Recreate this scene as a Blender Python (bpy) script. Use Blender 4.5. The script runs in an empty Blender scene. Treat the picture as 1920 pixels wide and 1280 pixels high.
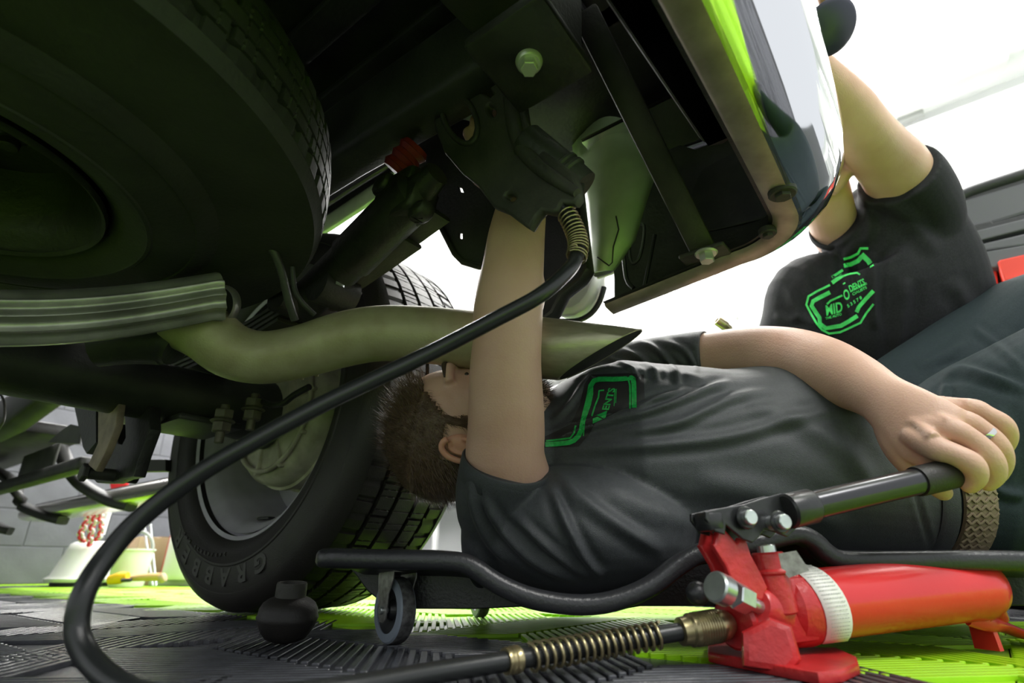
import bpy, bmesh, math, random
import numpy as np
from mathutils import Vector, Matrix, noise
from mathutils.bvhtree import BVHTree
random.seed(7)
V = Vector
sc = bpy.context.scene
col = sc.collection
# ------------------------------------------------------------------ camera
F = 1067.0
HC = 0.085
TH = math.radians(21.7)
CAM = V((0, 0, HC))
FW = V((0, math.cos(TH), math.sin(TH)))
UP = V((0, -math.sin(TH), math.cos(TH)))
cd = bpy.data.cameras.new('camera')
cam = bpy.data.objects.new('camera', cd)
col.objects.link(cam)
cd.sensor_width = 36.0
cd.lens = F / 1920 * 36
cd.clip_start = 0.02
cam.location = CAM
cam.rotation_euler = (math.radians(90) + TH, 0, 0)
cd.dof.use_dof = True
cd.dof.focus_distance = 0.78
cd.dof.aperture_fstop = 4.5
sc.camera = cam
# ------------------------------------------------------------------ world and lights
w = bpy.data.worlds.new('world')
sc.world = w
w.use_nodes = True
w.node_tree.nodes['Background'].inputs[0].default_value = (0.93, 0.97, 1.0, 1)
w.node_tree.nodes['Background'].inputs[1].default_value = 0.75
sc.view_settings.view_transform = 'Standard'
sc.view_settings.look = 'None'
sc.view_settings.gamma = 1
sc.view_settings.use_curve_mapping = False
sc.view_settings.exposure = 0.35
sc.cycles.use_denoising = True
sc.cycles.max_bounces = 8
sc.cycles.diffuse_bounces = 5
sc.cycles.sample_clamp_indirect = 6
# ------------------------------------------------------------------ frames of reference
PHI = math.radians(38)
E = V((math.cos(PHI), -math.sin(PHI), 0))      # towards the rear of the truck
O = V((math.sin(PHI), math.cos(PHI), 0))       # outboard, towards the wheel in view
T0 = V((-0.566, 1.2, 0))                       # under the inner face of the rear wheel
Z = V((0, 0, 1))
def T(r, s, z): return T0 + E * r + O * s + Z * z
def ray(px, py): return FW + V((1, 0, 0)) * ((px - 960) / F) + UP * ((640 - py) / F)
def W(px, py, D): return CAM + ray(px, py) * D
def onpl(px, py, p, n):
    d = ray(px, py)
    return CAM + d * ((p - CAM).dot(n) / d.dot(n))
def G(px, py, z=0): return onpl(px, py, V((0, 0, z)), Z)
def OS(px, py, s): return onpl(px, py, T(0, s, 0), O)
def ER(px, py, r): return onpl(px, py, T(r, 0, 0), E)
def proj(p):
    q = V(p) - CAM
    D = q.dot(FW)
    return 960 + F * q.x / D, 640 - F * q.dot(UP) / D, D
# light fixtures: area lamps in the room; the last ceiling lamp has no panel
def area(name, loc, rot, sx, sy, power, colr=(1, 0.98, 0.95)):
    l = bpy.data.lights.new(name, 'AREA')
    l.shape = 'RECTANGLE'; l.size = sx; l.size_y = sy; l.energy = power; l.color = colr
    o = bpy.data.objects.new(name, l)
    o.location = loc; o.rotation_euler = rot
    col.objects.link(o)
    return o
RZ = math.atan2(E.y, E.x)
area('ceiling_lamp_light', T(0.6, 1.7, 2.5), (0, 0, RZ), 2.6, 0.5, 75)
area('ceiling_lamp_light', T(-1.8, 1.5, 2.5), (0, 0, RZ), 1.6, 0.5, 60)
area('ceiling_lamp_light', T(2.9, -0.6, 2.5), (0, 0, RZ), 0.6, 2.4, 85)
area('strip_lamp_light', T(-0.1, 2.62, 2.24), (math.radians(-115), 0, RZ), 5.4, 0.12, 60)
area('strip_lamp_light', T(-0.1, 2.62, 1.22), (math.radians(-80), 0, RZ), 5.4, 0.12, 45)
area('added_wall_light', T(-2.95, 1.0, 1.5), (0, math.radians(-50), RZ), 0.15, 3.2, 45)  # added lamp, brightens the far floor by the front wall
# ------------------------------------------------------------------ materials
MATS = {}
def mat(name, c, rough=0.5, metal=0.0, noise_amt=0.0, nscale=30, bump=0.0, bscale=200, emit=0, c2=None, coat=0, stretch=None, sss=0, spec=None, sheen=0):
    m = bpy.data.materials.new(name)
    m.use_nodes = True
    nt = m.node_tree; N = nt.nodes; L = nt.links
    b = N['Principled BSDF']
    b.inputs['Base Color'].default_value = (*c, 1)
    b.inputs['Roughness'].default_value = rough
    b.inputs['Metallic'].default_value = metal
    if coat: b.inputs['Coat Weight'].default_value = coat; b.inputs['Coat Roughness'].default_value = 0.12
    if sss:
        b.inputs['Subsurface Weight'].default_value = sss
        b.inputs['Subsurface Radius'].default_value = (0.008, 0.003, 0.0015)
        b.inputs['Subsurface Scale'].default_value = 0.6
    if spec is not None: b.inputs['Specular IOR Level'].default_value = spec
    if sheen: b.inputs['Sheen Weight'].default_value = sheen; b.inputs['Sheen Roughness'].default_value = 0.4
    if emit:
        b.inputs['Emission Color'].default_value = (*c, 1); b.inputs['Emission Strength'].default_value = emit
    tc = N.new('ShaderNodeTexCoord')
    src = tc.outputs['Object']
    if stretch:
        mp = N.new('ShaderNodeMapping'); mp.inputs['Scale'].default_value = stretch
        L.new(src, mp.inputs[0]); src = mp.outputs[0]
    if noise_amt or c2:
        n = N.new('ShaderNodeTexNoise'); n.inputs['Scale'].default_value = nscale; n.inputs['Detail'].default_value = 6
        L.new(src, n.inputs['Vector'])
        r = N.new('ShaderNodeValToRGB')
        a = noise_amt
        d2 = c2 if c2 else tuple(x * (1 - a) for x in c)
        c1 = c if c2 else tuple(min(1, x * (1 + a)) for x in c)
        r.color_ramp.elements[0].position = 0.35; r.color_ramp.elements[1].position = 0.65
        r.color_ramp.elements[0].color = (*d2, 1); r.color_ramp.elements[1].color = (*c1, 1)
        L.new(n.outputs['Fac'], r.inputs[0]); L.new(r.outputs[0], b.inputs['Base Color'])
    if bump:
        n2 = N.new('ShaderNodeTexNoise'); n2.inputs['Scale'].default_value = bscale; n2.inputs['Detail'].default_value = 4
        L.new(src, n2.inputs['Vector'])
        bp = N.new('ShaderNodeBump'); bp.inputs['Strength'].default_value = bump; bp.inputs['Distance'].default_value = 0.002
        L.new(n2.outputs['Fac'], bp.inputs['Height']); L.new(bp.outputs[0], b.inputs['Normal'])
    MATS[name] = m
    return m
mat('rubber', (0.019, 0.017, 0.015), 0.55, bump=0.25, bscale=400, noise_amt=0.25, nscale=12)
mat('rubber_tread', (0.03, 0.031, 0.033), 0.42, bump=0.2, bscale=500)
mat('rubber_dusty', (0.030, 0.032, 0.027), 0.62, c2=(0.016, 0.017, 0.014), nscale=9, bump=0.4, bscale=160)
mat('lettering', (0.04, 0.038, 0.034), 0.5)
mat('underbody', (0.018, 0.018, 0.017), 0.5, noise_amt=0.5, nscale=14, bump=0.5, bscale=120)
mat('underbody_dusty', (0.05, 0.048, 0.04), 0.6, c2=(0.022, 0.022, 0.019), nscale=16, bump=0.5, bscale=140)
mat('frame_paint', (0.045, 0.046, 0.04), 0.5, c2=(0.02, 0.021, 0.019), nscale=10, bump=0.35, bscale=160)
mat('exhaust_steel', (0.42, 0.385, 0.25), 0.5, 0.2, c2=(0.35, 0.31, 0.19), nscale=26, bump=0.25, bscale=320)
mat('exhaust_tip', (0.42, 0.40, 0.28), 0.36, 0.5, c2=(0.28, 0.26, 0.18), nscale=60, stretch=(0.3, 1, 1), bump=0.15, bscale=260)
mat('soot', (0.01, 0.01, 0.01), 0.9)
mat('shield', (0.34, 0.34, 0.30), 0.36, 0.6, noise_amt=0.3, nscale=15, bump=0.1)
mat('rim_paint', (0.52, 0.50, 0.56), 0.45, 0.2, noise_amt=0.2, nscale=8)
mat('drum', (0.55, 0.52, 0.42), 0.6, 0.1, c2=(0.32, 0.30, 0.22), nscale=20)
mat('bolt_zinc', (0.55, 0.58, 0.50), 0.4, 0.6)
mat('chrome', (0.86, 0.86, 0.88), 0.045, 1.0)
mat('chrome_worn', (0.36, 0.31, 0.26), 0.5, 0.6, noise_amt=0.2, nscale=25, bump=0.15, bscale=150)
mat('white_paint', (0.70, 0.72, 0.70), 0.25, coat=0.5)
mat('panel_green_bounce', (0.50, 0.66, 0.36), 0.4, noise_amt=0.08, nscale=20)  # white panels, with green bounce light from the floor mixed into the colour
mat('black_plastic', (0.02, 0.021, 0.023), 0.38, bump=0.2, bscale=300)
mat('creeper_plastic', (0.022, 0.023, 0.026), 0.33, bump=0.25, bscale=260)
mat('hose_rubber', (0.016, 0.018, 0.018), 0.32, bump=0.1, bscale=500)
mat('brass', (0.42, 0.36, 0.20), 0.3, 0.9, noise_amt=0.15, nscale=60)
mat('steel', (0.62, 0.66, 0.66), 0.28, 0.9, noise_amt=0.12, nscale=60)
mat('steel_plate', (0.45, 0.45, 0.42), 0.4, 0.8, c2=(0.25, 0.24, 0.22), nscale=120)
mat('pump_red', (0.66, 0.022, 0.024), 0.28, coat=0.4, bump=0.12, bscale=120)
mat('pump_red_cast', (0.50, 0.02, 0.022), 0.38, coat=0.3, bump=0.5, bscale=140, noise_amt=0.12, nscale=30)
mat('pump_black', (0.02, 0.021, 0.022), 0.3, bump=0.1)
mat('handle_black', (0.06, 0.06, 0.065), 0.22, 0.7)
mat('sticker', (0.80, 0.80, 0.74), 0.5)
mat('ink', (0.42, 0.43, 0.42), 0.6)
mat('wheel_grey', (0.24, 0.28, 0.33), 0.45)
mat('wheel_tread', (0.10, 0.10, 0.10), 0.7, noise_amt=0.5, nscale=150)
mat('dark_red', (0.18, 0.01, 0.008), 0.5)
mat('skin', (0.64, 0.405, 0.315), 0.5, c2=(0.57, 0.34, 0.255), nscale=14, bump=0.22, bscale=420, sss=0.12)
mat('ear_skin', (0.60, 0.30, 0.20), 0.5, sss=0.15)
mat('hair', (0.07, 0.042, 0.022), 0.5, c2=(0.12, 0.075, 0.04), nscale=90, bump=0.8, bscale=300)
mat('hair_strand', (0.11, 0.068, 0.038), 0.42)
mat('hair_dark', (0.05, 0.032, 0.02), 0.6)
mat('eye_white', (0.8, 0.78, 0.74), 0.15)
mat('eye_dark', (0.03, 0.02, 0.015), 0.1)
mat('lips', (0.45, 0.2, 0.16), 0.5)
mat('shirt_slate', (0.036, 0.041, 0.045), 0.6, noise_amt=0.12, nscale=300, bump=0.3, bscale=900, sheen=0.08)
mat('shirt_black', (0.016, 0.017, 0.020), 0.75, noise_amt=0.2, nscale=260, bump=0.4, bscale=900, spec=0.25)
mat('trouser', (0.017, 0.027, 0.030), 0.8, noise_amt=0.12, nscale=300, bump=0.3, bscale=900, spec=0.15)
mat('step_metal', (0.72, 0.70, 0.66), 0.22, 1.0)
mat('tan_metal', (0.24, 0.18, 0.13), 0.55, noise_amt=0.3, nscale=30)
mat('nut_metal', (0.13, 0.12, 0.085), 0.5, 0.2, noise_amt=0.3, nscale=40)
mat('print_green', (0.012, 0.36, 0.07), 0.5, noise_amt=0.2, nscale=200)
mat('print_bright', (0.08, 0.80, 0.18), 0.5, noise_amt=0.2, nscale=60)
mat('print_dark', (0.012, 0.012, 0.013), 0.6)
mat('belt_tan', (0.22, 0.17, 0.11), 0.7)
mat('belt_dark', (0.06, 0.055, 0.045), 0.7)
mat('silver', (0.75, 0.75, 0.73), 0.15, 1.0)
mat('tile_grey', (0.070, 0.073, 0.083), 0.27, noise_amt=0.2, nscale=40, bump=0.15, bscale=300)
mat('tile_lime', (0.33, 0.64, 0.012), 0.36, noise_amt=0.06, nscale=30, bump=0.1, bscale=300)
mat('floor_base', (0.04, 0.04, 0.04), 0.8)
mat('wall_grey', (0.12, 0.123, 0.14), 0.8, noise_amt=0.1, nscale=8, bump=0.4, bscale=60)
mat('mortar', (0.10, 0.103, 0.115), 0.9)
mat('wall_white', (0.84, 0.85, 0.85), 0.7)
mat('cabinet_white', (0.80, 0.80, 0.80), 0.5)
mat('cabinet_grey', (0.40, 0.41, 0.40), 0.5)
mat('lamp_panel', (1, 1, 0.98), 0.4, emit=2.2)
mat('plastic_white', (0.82, 0.82, 0.80), 0.4)
mat('chain_red', (0.65, 0.02, 0.03), 0.4)
mat('card', (0.50, 0.36, 0.24), 0.8)
mat('wood', (0.60, 0.38, 0.16), 0.6)
mat('yellow', (0.85, 0.48, 0.01), 0.5)
mat('tool_red', (0.72, 0.05, 0.03), 0.4)
mat('tool_black', (0.025, 0.026, 0.03), 0.55, bump=0.5, bscale=80)
mat('tool_grey', (0.09, 0.09, 0.105), 0.4)
mat('dark_blue', (0.02, 0.02, 0.05), 0.4)
# ------------------------------------------------------------------ mesh helpers
class MB:
    def __init__(s): s.v = []; s.f = []
    def add(s, vs, fs):
        b = len(s.v); s.v += [V(p) for p in vs]; s.f += [tuple(i + b for i in f) for f in fs]; return s
    def loft(s, rings, cap=True, closed=False):
        n = len(rings[0]); vs = [p for r in rings for p in r]; fs = []
        m = len(rings)
        for i in range(m if closed else m - 1):
            a = i * n; b = ((i + 1) % m) * n
            for j in range(n):
                k = (j + 1) % n
                fs.append((a + j, a + k, b + k, b + j))
        if cap and not closed:
            fs.append(tuple(reversed(range(n)))); fs.append(tuple((m - 1) * n + j for j in range(n)))
        return s.add(vs, fs)
    def tube(s, path, rad, n=16, up=None, cap=True, res=0, power=2.0, closed=False):
        # rad: scalar, list of scalars or list of (a, b)
        P = [V(p) for p in path]
        Rr = [rad] * len(P) if isinstance(rad, (int, float)) else list(rad)
        Rr = [(q, q) if isinstance(q, (int, float)) else tuple(q) for q in Rr]
        if res:
            P, Rr = resample(P, Rr, res, closed)
        rings = []; u = V(up) if up is not None else None
        prev = None
        m = len(P)
        for i, p in enumerate(P):
            if closed: t = P[(i + 1) % m] - P[i - 1]
            else: t = P[min(i + 1, m - 1)] - P[max(i - 1, 0)]
            if t.length < 1e-9: t = V((0, 0, 1))
            t.normalize()
            if u is not None: a = u - t * u.dot(t)
            elif prev is None:
                q = V((0, 0, 1)) if abs(t.z) < 0.9 else V((1, 0, 0)); a = q - t * q.dot(t)
            else: a = prev - t * prev.dot(t)
            a.normalize(); prev = a
            b = t.cross(a)
            ra, rb = Rr[i]; ring = []
            for k in range(n):
                th = 2 * math.pi * k / n; c, d = math.cos(th), math.sin(th)
                if power != 2.0:
                    c = math.copysign(abs(c) ** (2 / power), c); d = math.copysign(abs(d) ** (2 / power), d)
                ring.append(p + a * (ra * c) + b * (rb * d))
            rings.append(ring)
        return s.loft(rings, cap, closed)
    def rev(s, prof, c, ax, n=48, ref=None, closed=False, cap=False):
        # prof: (radius, offset along axis)
        ax = V(ax).normalized(); c = V(c)
        q = V(ref) if ref is not None else (V((0, 0, 1)) if abs(ax.z) < 0.9 else V((1, 0, 0)))
        a = (q - ax * q.dot(ax)).normalized(); b = ax.cross(a)
        vs = []; fs = []; m = len(prof)
        for k in range(n):
            th = 2 * math.pi * k / n; d = a * math.cos(th) + b * math.sin(th)
            for (r, o) in prof: vs.append(c + ax * o + d * r)
        for k in range(n):
            k2 = (k + 1) % n
            for j in range(m if closed else m - 1):
                j2 = (j + 1) % m
                fs.append((k * m + j, k2 * m + j, k2 * m + j2, k * m + j2))
        if cap:
            fs.append(tuple(k * m for k in range(n))); fs.append(tuple(k * m + m - 1 for k in reversed(range(n))))
        return s.add(vs, fs)
    def cyl(s, p, q, r, r2=None, n=20):
        p = V(p); q = V(q); r2 = r if r2 is None else r2
        L = (q - p).length
        bv = min(r, r2) * 0.12
        return s.rev([(0.0001, 0), (r - bv, 0), (r, bv), (r2, L - bv), (r2 - bv, L), (0.0001, L)], p, q - p, n)
    def hexa(s, p, q, r): return s.rev([(0.0001, 0), (r * .9, 0), (r, r * .1), (r, (V(q) - V(p)).length - r * .1), (r * .9, (V(q) - V(p)).length), (0.0001, (V(q) - V(p)).length)], p, V(q) - V(p), 6)
    def box(s, c, ax, dims, bev=0.0):
        # ax: three axes; dims full lengths; bevelled by insetting
        c = V(c); X, Y_, Z_ = [V(a).normalized() for a in ax]
        hx, hy, hz = [d / 2 for d in dims]
        b = min(bev, hx * .9, hy * .9, hz * .9)
        if b <= 0:
            vs = [c + X * (hx * i) + Y_ * (hy * j) + Z_ * (hz * k) for i in (-1, 1) for j in (-1, 1) for k in (-1, 1)]
            return s.add(vs, [(0, 1, 3, 2), (4, 6, 7, 5), (0, 4, 5, 1), (2, 3, 7, 6), (0, 2, 6, 4), (1, 5, 7, 3)])
        def ring(ix, iy, z):
            p = []
            for (sx, sy) in ((1, 1), (-1, 1), (-1, -1), (1, -1)):
                a = c + X * (sx * ix) + Y_ * (sy * iy) + Z_ * z
                p.append((a, sx, sy))
            out = []
            for a, sx, sy in p:
                u = a - X * (sx * b); v_ = a - Y_ * (sy * b)
                m_ = a - X * (sx * b * .3) - Y_ * (sy * b * .3)
                out += ([v_, m_, u] if sx * sy > 0 else [u, m_, v_])
            return out
        rings = [ring(hx - b, hy - b, -hz), ring(hx - b * .3, hy - b * .3, -hz + b * .3), ring(hx, hy, -hz + b), ring(hx, hy, hz - b), ring(hx - b * .3, hy - b * .3, hz - b * .3), ring(hx - b, hy - b, hz)]
        return s.loft(rings)
    def ell(s, c, r, ax=None, n=20, m=12):
        c = V(c); X, Y_, Z_ = [V(a) for a in ax] if ax else (V((1, 0, 0)), V((0, 1, 0)), V((0, 0, 1)))
        rr = (r, r, r) if isinstance(r, (int, float)) else r
        rings = []
        for i in range(1, m):
            ph = math.pi * i / m; z = -math.cos(ph); q = math.sin(ph)
            rings.append([c + X * (rr[0] * q * math.cos(2 * math.pi * k / n)) + Y_ * (rr[1] * q * math.sin(2 * math.pi * k / n)) + Z_ * (rr[2] * z) for k in range(n)])
        return s.loft(rings)
    def prism(s, pts, nrm, th, holes=(), bev=0.0):
        """plate from 3D points on a plane, thickness th along nrm (centred), with holes, via a filled curve"""
        nrm = V(nrm).normalized(); o = V(pts[0])
        X = (V(pts[1]) - o); X = (X - nrm * X.dot(nrm)).normalized(); Y_ = nrm.cross(X)
        cu = bpy.data.curves.new('tmp', 'CURVE'); cu.dimensions = '2D'; cu.fill_mode = 'BOTH'
        cu.extrude = max(th / 2 - bev, 0); cu.bevel_depth = bev; cu.bevel_resolution = 1; cu.offset = -bev
        for lp in [pts] + list(holes):
            sp = cu.splines.new('POLY'); sp.points.add(len(lp) - 1); sp.use_cyclic_u = True
            for i, p in enumerate(lp):
                q = V(p) - o; sp.points[i].co = (q.dot(X), q.dot(Y_), 0, 1)
        ob = bpy.data.objects.new('tmp', cu); me = ob.to_mesh()
        s.add([o + X * v.co.x + Y_ * v.co.y + nrm * v.co.z for v in me.vertices], [tuple(p.vertices) for p in me.polygons])
        ob.to_mesh_clear(); bpy.data.objects.remove(ob); bpy.data.curves.remove(cu)
        return s
    def mesh(s, name='m'):
        me = bpy.data.meshes.new(name); me.from_pydata([tuple(p) for p in s.v], [], s.f); me.update(); return me
    def build(s, name, m, parent=None, smooth=40, fix=True):
        me = s.mesh(name)
        if fix:
            b = bmesh.new(); b.from_mesh(me); bmesh.ops.recalc_face_normals(b, faces=b.faces); b.to_mesh(me); b.free()
        return link(name, me, m, parent, smooth)
def link(name, me, m, parent=None, smooth=40):
    me.materials.clear()
    me.materials.append(MATS[m] if isinstance(m, str) else m)
    if smooth:
        me.polygons.foreach_set('use_smooth', [True] * len(me.polygons))
        if smooth < 180: me.set_sharp_from_angle(angle=math.radians(smooth))
    o = bpy.data.objects.new(name, me); col.objects.link(o)
    if parent is not None:
        o.parent = parent; o.matrix_parent_inverse = Matrix.Translation(-V(parent.get('_o', (0, 0, 0)))) if parent.type == 'EMPTY' else Matrix()
    return o
def resample(P, R, res, closed=False):
    n = len(P); oP = []; oR = []
    seg = n if closed else n - 1
    for i in range(seg):
        if closed: a, b, c, d = [(j) % n for j in (i - 1, i, i + 1, i + 2)]
        else: a, b, c, d = max(i - 1, 0), i, i + 1, min(i + 2, n - 1)
        for k in range(res):
            t = k / res; t2 = t * t; t3 = t2 * t
            f = lambda x0, x1, x2, x3: 0.5 * (2 * x1 + (x2 - x0) * t + (2 * x0 - 5 * x1 + 4 * x2 - x3) * t2 + (3 * x1 - x0 - 3 * x2 + x3) * t3)
            oP.append(f(P[a], P[b], P[c], P[d]))
            oR.append((f(R[a][0], R[b][0], R[c][0], R[d][0]), f(R[a][1], R[b][1], R[c][1], R[d][1])))
    if not closed: oP.append(P[-1].copy()); oR.append(R[-1])
    return oP, oR
def thing(name, label, cat, loc, group=None):
    o = bpy.data.objects.new(name, None); o.location = V(loc); o.empty_display_size = 0.05
    col.objects.link(o); o['label'] = label; o['category'] = cat; o['_o'] = tuple(V(loc))
    if group: o['group'] = group
    return o
def tag(o, label, cat, group=None):
    o['label'] = label; o['category'] = cat
    if group: o['group'] = group
    return o
def struct(o): o['kind'] = 'structure'; return o
def lab(o, t): o['label'] = t; return o
def remesh(mb, voxel, smooth=4, fac=0.5, dec=1.0):
    me = mb.mesh('t')
    b = bmesh.new(); b.from_mesh(me); bmesh.ops.recalc_face_normals(b, faces=b.faces); b.to_mesh(me); b.free()
    ob = bpy.data.objects.new('t', me); col.objects.link(ob)
    md = ob.modifiers.new('r', 'REMESH'); md.mode = 'VOXEL'; md.voxel_size = voxel
    if smooth:
        sm = ob.modifiers.new('s', 'SMOOTH'); sm.factor = fac; sm.iterations = smooth
    dg = bpy.context.evaluated_depsgraph_get()
    out = bpy.data.meshes.new_from_object(ob.evaluated_get(dg))
    bpy.data.objects.remove(ob)
    return out
def joinmesh(meshes):
    b = bmesh.new()
    for m in meshes: b.from_mesh(m)
    me = bpy.data.meshes.new('j'); b.to_mesh(me); b.free()
    return me
def seg_dist(px, py, pl):
    """distance from arrays px,py to polyline pl"""
    best = np.full(px.shape, 1e9); par = np.zeros(px.shape); n = len(pl) - 1
    for i, ((x0, y0), (x1, y1)) in enumerate(zip(pl[:-1], pl[1:])):
        dx, dy = x1 - x0, y1 - y0; L = dx * dx + dy * dy
        t = np.clip(((px - x0) * dx + (py - y0) * dy) / L, 0, 1)
        h = np.hypot(px - x0 - t * dx, py - y0 - t * dy)
        par = np.where(h < best, (i + t) / n, par); best = np.minimum(best, h)
    return best, par
def verts_np(me):
    a = np.empty(len(me.vertices) * 3); me.vertices.foreach_get('co', a); return a.reshape(-1, 3)
def norms_np(me):
    a = np.empty(len(me.vertices) * 3); me.vertices.foreach_get('normal', a); return a.reshape(-1, 3)
def smooth_px(pl):
    if len(pl) < 3: return pl
    P, _ = resample([V((x, y, 0)) for x, y in pl], [(1, 1)] * len(pl), 4)
    return [(q.x, q.y) for q in P]
def folds(me, lst, small=0.0):
    """cloth folds: ridges or valleys raised along polylines, on the side of the cloth that faces them"""
    co = verts_np(me); no = norms_np(me)
    q = co - np.array(CAM); D = q @ np.array(FW); px = 960 + F * q[:, 0] / D; py = 640 - F * (q @ np.array(UP)) / D
    face = np.clip(-(q * no).sum(1) / np.linalg.norm(q, axis=1), 0, 1) ** 0.5
    disp = np.zeros(len(co))
    for pl, wd, h in lst:
        d, par = seg_dist(px, py, smooth_px(pl)); h = h * np.clip(np.sin(np.pi * np.clip(par, 0, 1)) * 1.6, 0, 1)
        # asymmetric: a ridge with a valley beside it
        disp += h * np.exp(-(d / wd) ** 2) - 0.45 * h * np.exp(-((d - 2.0 * wd) / wd) ** 2)
    disp *= face
    if small:
        disp += np.array([small * noise.noise(V((p[0] * 9, p[1] * 9, p[2] * 14))) for p in co])
    co += no * disp[:, None]
    me.vertices.foreach_set('co', co.ravel()); me.update()
def text_mesh(txt, size=1.0, bold=0.0, extrude=0.0, shear=0.0):
    cu = bpy.data.curves.new('t', 'FONT'); cu.body = txt; cu.size = size; cu.offset = bold; cu.extrude = extrude
    cu.align_x = 'CENTER'; cu.align_y = 'CENTER'; cu.shear = shear; cu.resolution_u = 3
    ob = bpy.data.objects.new('t', cu); me = ob.to_mesh()
    vs = [v.co.copy() for v in me.vertices]; fs = [tuple(p.vertices) for p in me.polygons]
    ob.to_mesh_clear(); bpy.data.objects.remove(ob); bpy.data.curves.remove(cu)
    return vs, fs
def decal(mb, bvh, pts2, faces, off=0.0006, cuts=2):
    """lay a flat shape (pixel rays from the front of the cloth) on to the surface that bvh holds"""
    me = bpy.data.meshes.new('d'); me.from_pydata([(x, y, 0) for x, y in pts2], [], faces)
    b = bmesh.new(); b.from_mesh(me); bpy.data.meshes.remove(me)
    bmesh.ops.triangulate(b, faces=b.faces)
    for _ in range(cuts):
        es = [e for e in b.edges if e.calc_length() > 5]
        if not es: break
        bmesh.ops.subdivide_edges(b, edges=es, cuts=1); bmesh.ops.triangulate(b, faces=b.faces)
    vs = []; ok = []
    for v in b.verts:
        d = ray(v.co.x, v.co.y).normalized()
        h = bvh.ray_cast(CAM, d)
        if h[0] is None: vs.append(CAM + d * 1.0); ok.append(False)
        else: vs.append(h[0] - d * off * 1.6); ok.append(True)
    b.verts.index_update()
    fs = [tuple(v.index for v in f.verts) for f in b.faces]
    fs = [f for f in fs if all(ok[i] for i in f) and max((vs[i] - vs[j]).length for i in f for j in f) < 0.03]
    b.free()
    return mb.add(vs, fs)
def stroke(pl, wd):
    """ribbon quads of width wd (px) round a polyline, mitred"""
    n = len(pl); L = []; Rr = []
    for i, p in enumerate(pl):
        a = pl[max(i - 1, 0)]; c = pl[min(i + 1, n - 1)]
        dx, dy = c[0] - a[0], c[1] - a[1]; l = math.hypot(dx, dy) or 1
        ww = wd[i] if isinstance(wd, (list, tuple)) else wd
        nx, ny = -dy / l * ww / 2, dx / l * ww / 2
        L.append((p[0] + nx, p[1] + ny)); Rr.append((p[0] - nx, p[1] - ny))
    return L + Rr, [(i, i + 1, n + i + 1, n + i) for i in range(n - 1)]
# ================================================================== the room
SW, RF, CH = 3.0, -3.12, 2.6          # side wall, front wall, ceiling height
XY = (E, O, Z)
fl = MB().box(T(0.4, 0.3, -0.022), XY, (7.4, 6.6, 0.02)).build('floor', 'floor_base', None, 0); struct(fl)
def tile_mesh():
    mb = MB(); S = 0.4
    mb.box((0, 0, -0.0085), (V((1, 0, 0)), V((0, 1, 0)), Z), (S - .0015, S - .0015, .007))
    n = 3; wd = S / n; L = wd * 1.414
    for k in range(n):
        yc = -S / 2 + wd * (k + .5); sg = 1 if k % 2 == 0 else -1
        d = V((1, sg, 0)).normalized(); nn = V((-d.y, d.x, 0))
        m = int(S / 0.0175)
        for i in range(m):
            xc = -S / 2 + (i + .5) * S / m
            mb.box((xc, yc, -0.0028), (d, nn, Z), (L - .012, .0072, .0056), 0.0011)
    return mb.mesh('floor_tile')
tm = {}
for key, mt in (('g', 'tile_grey'), ('l', 'tile_lime')):
    me = tile_mesh() if not tm else tm['g'].copy()
    me.materials.clear(); me.materials.append(MATS[mt]); tm[key] = me
# tile rows run along the truck: grey under it, a lime lane beside it, grey again by the wall
for i in range(-8, 9):
    for j in range(-7, 8):
        r0 = 0.2 + i * 0.4 - 0.02; s0 = j * 0.4 + 0.24
        if r0 < RF + .1: continue
        lime = (0 <= j <= 1)
        if i in (-7,): lime = False
        if j <= -3 or (j <= -1 and i >= 5) or (j == -2 and i <= -1): lime = True
        o = bpy.data.objects.new('floor_tile', tm['l' if lime else 'g'])
        o.location = T(r0, s0, 0); o.rotation_euler = (0, 0, RZ + (math.pi / 2 if (i + j) % 2 else 0)); col.objects.link(o); o.parent = fl
wl = MB().box(T(RF - 0.06, 0.9, 1.3), XY, (0.08, 5.2, 2.64)).build('wall_front', 'mortar', None, 0); struct(wl)
bm_ = MB().box((0, 0, 0), (V((1, 0, 0)), V((0, 1, 0)), Z), (0.03, 0.395, 0.195), 0.003).mesh('block'); bm_.materials.append(MATS['wall_grey'])
for k in range(7):
    for j in range(-4, 9):
        o = bpy.data.objects.new('block', bm_); o.location = T(RF - 0.032, j * 0.4 + (0.2 if k % 2 else 0), 0.1 + k * 0.2)
        o.rotation_euler = (0, 0, RZ); col.objects.link(o); o.parent = wl
MB().box(T(RF - 0.01, 0.9, 2.0), XY, (0.02, 5.2, 1.2)).build('painted_panel', 'wall_white', wl, 0)
ws = MB().box(T(-0.1, SW + 0.04, 1.3), XY, (6.2, 0.08, 2.6)).build('wall_side', 'wall_white', None, 0); struct(ws)
ce = MB().box(T(-0.1, 0.9, CH + 0.04), XY, (6.2, 5.2, 0.08)).build('ceiling', 'wall_white', None, 0); struct(ce)
# ceiling lamps (the fixtures the area lamps shine from)
for (r, s, lx, ly, lb) in ((0.6, 1.7, 2.6, .5, 'long flat white ceiling lamp over the standing person'), (-1.8, 1.5, 1.6, .5, 'flat white ceiling lamp nearest the grey block wall')):
    t = thing('ceiling_lamp', lb, 'lamp', T(r, s, CH - .09), 'flat ceiling lamps')
    MB().box(T(r, s, CH - .03), XY, (lx + .06, ly + .06, .06), .01).build('housing', 'cabinet_white', t, 30)
    MB().box(T(r, s, CH - .066), XY, (lx, ly, .012), .003).build('diffuser', 'lamp_panel', t, 30)
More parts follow.
